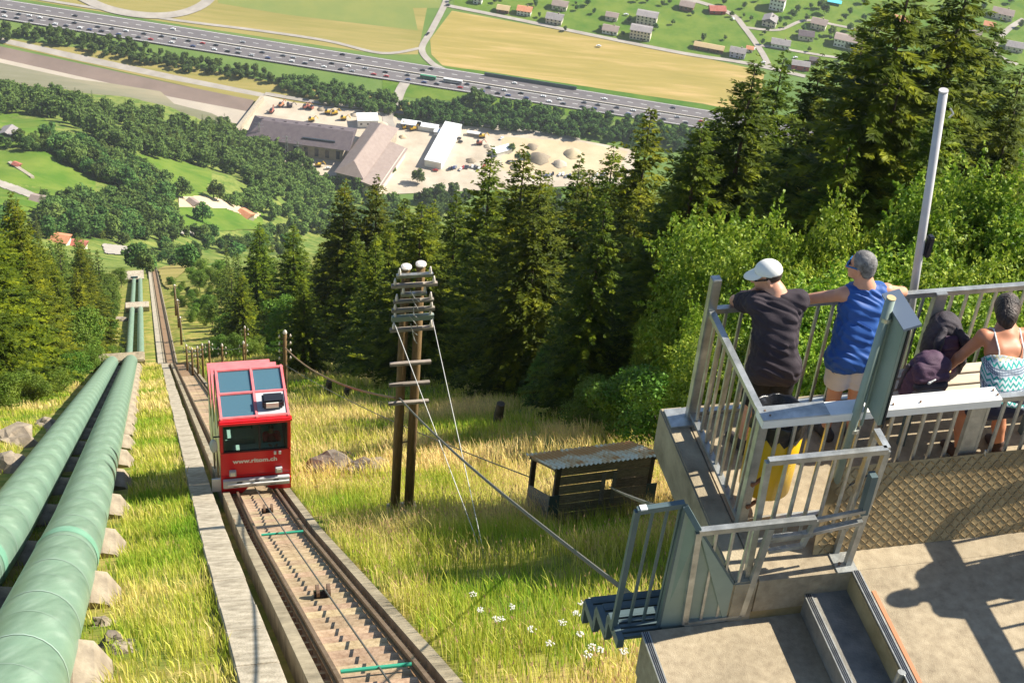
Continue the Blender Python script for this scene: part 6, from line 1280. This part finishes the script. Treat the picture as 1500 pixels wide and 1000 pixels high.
# person just outside the picture on the right whose shadow falls on the terrace
J=dict(pelvis=PF(2.75,1.78,.88),hl=PF(2.70,1.72,.85),hr=PF(2.70,1.87,.85),neck=PF(2.70,1.79,1.40),head=PF(2.69,1.79,1.52),sl=PF(2.72,1.64,1.33),sr=PF(2.72,1.95,1.33),el=PF(2.62,1.58,1.10),er=PF(2.62,2.02,1.10),wl=PF(2.52,1.66,1.10),wr=PF(2.52,1.95,1.10),pl=PF(2.46,1.70,1.10),pr=PF(2.46,1.91,1.10),kl=PF(2.72,1.7,.45),kr=PF(2.72,1.88,.45),fl=PF(2.76,1.7,.012),fr=PF(2.76,1.9,.012),fdl=lft,fdr=lft)
t,R3=person('bystander in a grey shirt leaning on the terrace railing',J,lft,'skin',[('shirt','shorts_grey',torso_prims(J,.014,.02,1,.6),[(J['neck'],(0,0,1)),(J['hl']-[0,0,.1],(0,0,-1))],.003),('shorts','shorts_navy',shorts_prims(J,.014,.8),[(J['hl']+[0,0,.1],(0,0,1))],.0)])
r_,f_,u_=R3; h=J['head']; v,f=sdf_mesh([ell(h+u_*.045-f_*.02,(.088,.104,.098),R3)],.01,.02,[(h+f_*.05,unit(f_-u_*.4)),(h-u_*.04,-u_)]); raw('hair',v,f,'hair_dark',t,smooth=True)
# ------------------------------------------------------------ backpacks
def pack(label,c,ex,ey,ez,sz,m,parts):
    t=thing('backpack',label,'backpack',c-ez*0); sx,sy,s_z=sz; pp=[]
    for i,zq in enumerate(np.linspace(.12,.88,6)):
        wq=sx*(.92 if i<4 else .92-.16*(i-3)); pp.append(cap(c+ez*s_z*zq-ex*(wq/2-sy*.42),c+ez*s_z*zq+ex*(wq/2-sy*.42),sy*.5,sy*.5,.05))
    v,f=sdf_mesh(pp,.010,.05,(),.004,2,.04); raw('bag_body',v,f,m,t,smooth=True)
    for nm,mm,prm in parts(c,ex,ey,ez,sz): v,f=sdf_mesh(prm,.008,.02,(),.002,1,.03); raw(nm,v,f,mm,t,smooth=True)
    return t
def parts1(c,ex,ey,ez,sz):
    sx,sy,s=sz; o=[]
    for q in (-1,1): o.append(('shoulder_strap','pack_black',[cap(c+ez*s*.93+ex*q*.06+ey*sy*.45,c+ez*s*.80+ex*q*.11+ey*(sy*.5+.035),.034,.036),cap(c+ez*s*.80+ex*q*.11+ey*(sy*.5+.035),c+ez*s*.35+ex*q*.13+ey*(sy*.5+.02),.036,.026),cap(c+ez*s*.35+ex*q*.13+ey*(sy*.5+.02),c+ez*s*.10+ex*q*.13+ey*sy*.4,.018,.012)]))
    for zq in (.25,.48,.70): o.append(('back_pad','pack_purple',[cap(c+ez*s*(zq-.05)+ey*sy*.46-ex*.045,c+ez*s*(zq-.05)+ey*sy*.46+ex*.045,.045,.045),cap(c+ez*s*(zq+.07)+ey*sy*.46-ex*.04,c+ez*s*(zq+.07)+ey*sy*.46+ex*.04,.042,.042)]))
    o.append(('grab_handle','pack_black',[cap(c+ez*s*.98-ex*.06,c+ez*s*1.06-ex*.03,.014,.014),cap(c+ez*s*1.06-ex*.03,c+ez*s*1.06+ex*.03,.014,.014),cap(c+ez*s*1.06+ex*.03,c+ez*s*.98+ex*.06,.014,.014)])); return o
tz=unit(np.array([0,0,1.])-B3*.28)
pack('tall black backpack with padded straps standing on the bench against the railing',PF(1.83,.22,.44),A3,B3,tz,(.34,.22,.47),'pack_black',parts1)
def parts2(c,ex,ey,ez,sz):
    sx,sy,s=sz; return [('front_pocket','pack_mesh',[cap(c+ez*s*.2+ey*sy*.5-ex*.09,c+ez*s*.2+ey*sy*.5+ex*.09,.06,.06),cap(c+ez*s*.34+ey*sy*.48-ex*.07,c+ez*s*.34+ey*sy*.48+ex*.07,.05,.05)]),
     ('pocket_flap','pack_black',[cap(c+ez*s*.48+ey*sy*.5-ex*.11,c+ez*s*.48+ey*sy*.5+ex*.11,.04,.04)]),('top_flap','pack_purple',[cap(c+ez*s*.82+ey*sy*.3-ex*.10,c+ez*s*.88+ey*sy*.2+ex*.09,.075,.07),cap(c+ez*s*.7+ey*sy*.5-ex*.12,c+ez*s*.7+ey*sy*.5+ex*.1,.045,.04)]),
     ('reflective_patch','stucco_white',[cap(c+ez*s*.66+ey*(sy*.5+.045)-ex*.05,c+ez*s*.73+ey*(sy*.5+.04)-ex*.0,.013,.008)]),('side_strap','pack_black',[cap(c+ez*s*.85-ex*sx*.5,c+ez*s*.2-ex*(sx*.5+.03),.018,.012)])]
pack('dark purple daypack with grey pocket lying in front of the tall backpack',PF(1.575,.44,.44),A3,B3,unit(np.array([0,0,1.])+A3*.12-B3*.1),(.36,.20,.34),'pack_purple',parts2)
# ------------------------------------------------------------ grass, flowers
def grass(name,regions,label):
    V=[];Fc=[];C_=[];off=0; g=np.random.default_rng(3)
    for (s0,s1,w0,w1,dens,hh,wd,strawf) in regions:
        n=int((s1-s0)*(w1-w0)*dens); s=g.uniform(s0,s1,n); wv=g.uniform(w0,w1,n)
        x=TD[0]*s+ND[0]*wv; y=TD[1]*s+ND[1]*wv
        cl=nz(x,y,2.2,9)+.5*nz(x,y,.7,4); keep=g.random(n)<np.clip(.62+.35*cl,.1,1); x,y,s,wv,cl=[a[keep] for a in (x,y,s,wv,cl)]; n=len(x)
        z=zt(x,y)
        Pv=np.stack([x,y,z],-1); dd=Pv@Fv; px=750+FPX*(Pv@Xv)/dd; py=500-FPX*(Pv@Uv)/dd; vis=(px>-80)&(px<1100)&(py<1080)
        if name!='x': pass
        x,y,z,cl=[a[vis] for a in (x,y,z,cl)]; n=len(x)
        pt=nz(x,y,6.5,6)+.6*nz(x,y,2.3,8); straw=np.clip(strawf+.52*pt+g.normal(0,.17,n),0,1)
        h=hh*g.uniform(.45,1.25,n)*(1+.25*cl)*(.7+.5*straw); a=g.uniform(0,6.283,n); wdt=wd*g.uniform(.6,1.4,n); dx,dy=np.cos(a)*wdt,np.sin(a)*wdt
        ln=g.uniform(.1,.5,n)*h; la=g.normal(2.6,.9,n); lx,ly=np.cos(la)*ln,np.sin(la)*ln
        b0=np.stack([x-dx,y-dy,z-.03],-1); b1=np.stack([x+dx,y+dy,z-.03],-1); m0=np.stack([x-dx*.7+lx*.3,y-dy*.7+ly*.3,z+h*.6],-1); m1=np.stack([x+dx*.7+lx*.3,y+dy*.7+ly*.3,z+h*.6],-1); tp=np.stack([x+lx,y+ly,z+h*.97],-1)
        v=np.stack([b0,b1,m1,m0,tp],1).reshape(-1,3); k=off+5*np.arange(n)[:,None]
        f=np.concatenate([k+[0,1,2],k+[0,2,3],k+[3,2,4]]); V.append(v); Fc.append(f); off+=5*n
        gr=np.array([.20,.36,.025]); ye=np.array([.50,.50,.07]); st=np.array([.84,.66,.30])
        t1=np.clip(straw*2,0,1)[:,None]; t2=np.clip(straw*2-1,0,1)[:,None]; c=(gr*(1-t1)+ye*t1)*(1-t2)+st*t2; c*=g.uniform(.75,1.25,(n,1)); C_.append(np.repeat(c,5,0))
        if s0<40 and w0>3:      # seed heads on the dry stalks
            k2=np.where((straw>.5)&(g.random(n)<.30))[0]; m2=len(k2); t_=tp[k2]; hl_=g.uniform(.04,.10,m2); hw_=g.uniform(.008,.016,m2); aa=a[k2]; o1=np.stack([np.cos(aa)*hw_,np.sin(aa)*hw_,-hl_*.5],-1); o2=np.stack([-np.cos(aa)*hw_,-np.sin(aa)*hw_,-hl_*.5],-1)
            lx2=np.stack([lx[k2],ly[k2],-.2*h[k2]],-1)*.12
            v=np.stack([t_-[0,0,.02]-np.stack([0*hl_,0*hl_,hl_],-1),t_+o1,t_+np.stack([0*hl_,0*hl_,hl_*.35],-1)+lx2,t_+o2],1).reshape(-1,3); k=off+4*np.arange(m2)[:,None]; V.append(v); Fc.append(np.concatenate([k+[0,1,2],k+[0,2,3]])); off+=4*m2
            C_.append(np.repeat(np.array([.62,.40,.24])*g.uniform(.6,1.2,(m2,1)),4,0))
    V=np.concatenate(V);Fc=np.concatenate(Fc);C_=np.concatenate(C_); o=raw(name,V,Fc.astype(np.int32),'grass'); at=o.data.attributes.new('col','FLOAT_COLOR','POINT'); at.data.foreach_set('color',np.concatenate([C_,np.ones((len(C_),1))],1).astype(np.float32).ravel())
    tag(o,label,'grass',None,'stuff'); print(name,len(Fc))
grass('meadow_grass',[(12,38,3.85,15,290,.52,.0085,.60),(38,66,3.85,20,110,.5,.016,.62),(66,135,4.2,24,32,.5,.034,.5)],'tall dry meadow grass with seed heads covering the slope right of the track')
grass('bank_grass',[(12,34,-1.0,.88,300,.34,.011,.26),(34,70,-1.0,.88,120,.4,.018,.42),(70,132,-1.0,.88,45,.45,.035,.6),(40,80,-16,-5.6,60,.35,.02,.45),(80,125,-22,-5.6,22,.4,.04,.45),(12,40,-4.8,-.9,60,.25,.012,.2)],'short green grass on the strip between walkway and pipes and on the left bank')
for k,(px,py,h) in enumerate([(845,912,.75),(858,905,.7),(838,922,.65),(722,926,.6),(730,922,.55),(818,932,.6),(842,950,.6),(800,965,.6),(870,992,.8),(852,990,.7),(860,975,.65),(700,905,.5),(690,880,.5),(745,900,.5),(905,985,.7),(775,935,.5)]):
    P=hit(px,py+20); t=thing('umbel_flower','white umbel flower standing in the tall meadow grass','flower',P,'white flowers in the meadow'); b=MB(); top=P+[0,0,h]; b.tube([P-[0,0,.1],top],.006,5); build(b,'stem','leaf_mid',t)
    b=MB(); g_=np.random.default_rng(k)
    for j in range(16): a,r=g_.uniform(0,6.28),.06*math.sqrt(g_.random()); q=top+np.array([r*math.cos(a),r*math.sin(a),.02-r*.25]); b.sphere(q,.013,5,4)
    build(b,'umbel','flower_white',t)
# ------------------------------------------------------------ air
b=MB(); b.prism([(-2600,-30),(2600,-30),(2600,3200),(-2600,3200)],-800,14)
hz=build(b,'haze','white_paint'); hm=bpy.data.materials.new('haze'); hm.use_nodes=True; n=hm.node_tree.nodes; n.remove(n['Principled BSDF']); pv=n.new('ShaderNodeVolumePrincipled'); pv.inputs['Color'].default_value=(.86,.92,1,1); pv.inputs['Density'].default_value=.00005; pv.inputs['Anisotropy'].default_value=.2
hm.node_tree.links.new(pv.outputs[0],n['Material Output'].inputs['Volume']); hz.data.materials.clear(); hz.data.materials.append(hm); hz['kind']='stuff'; tag(hz,'thin summer haze filling the valley air','haze')
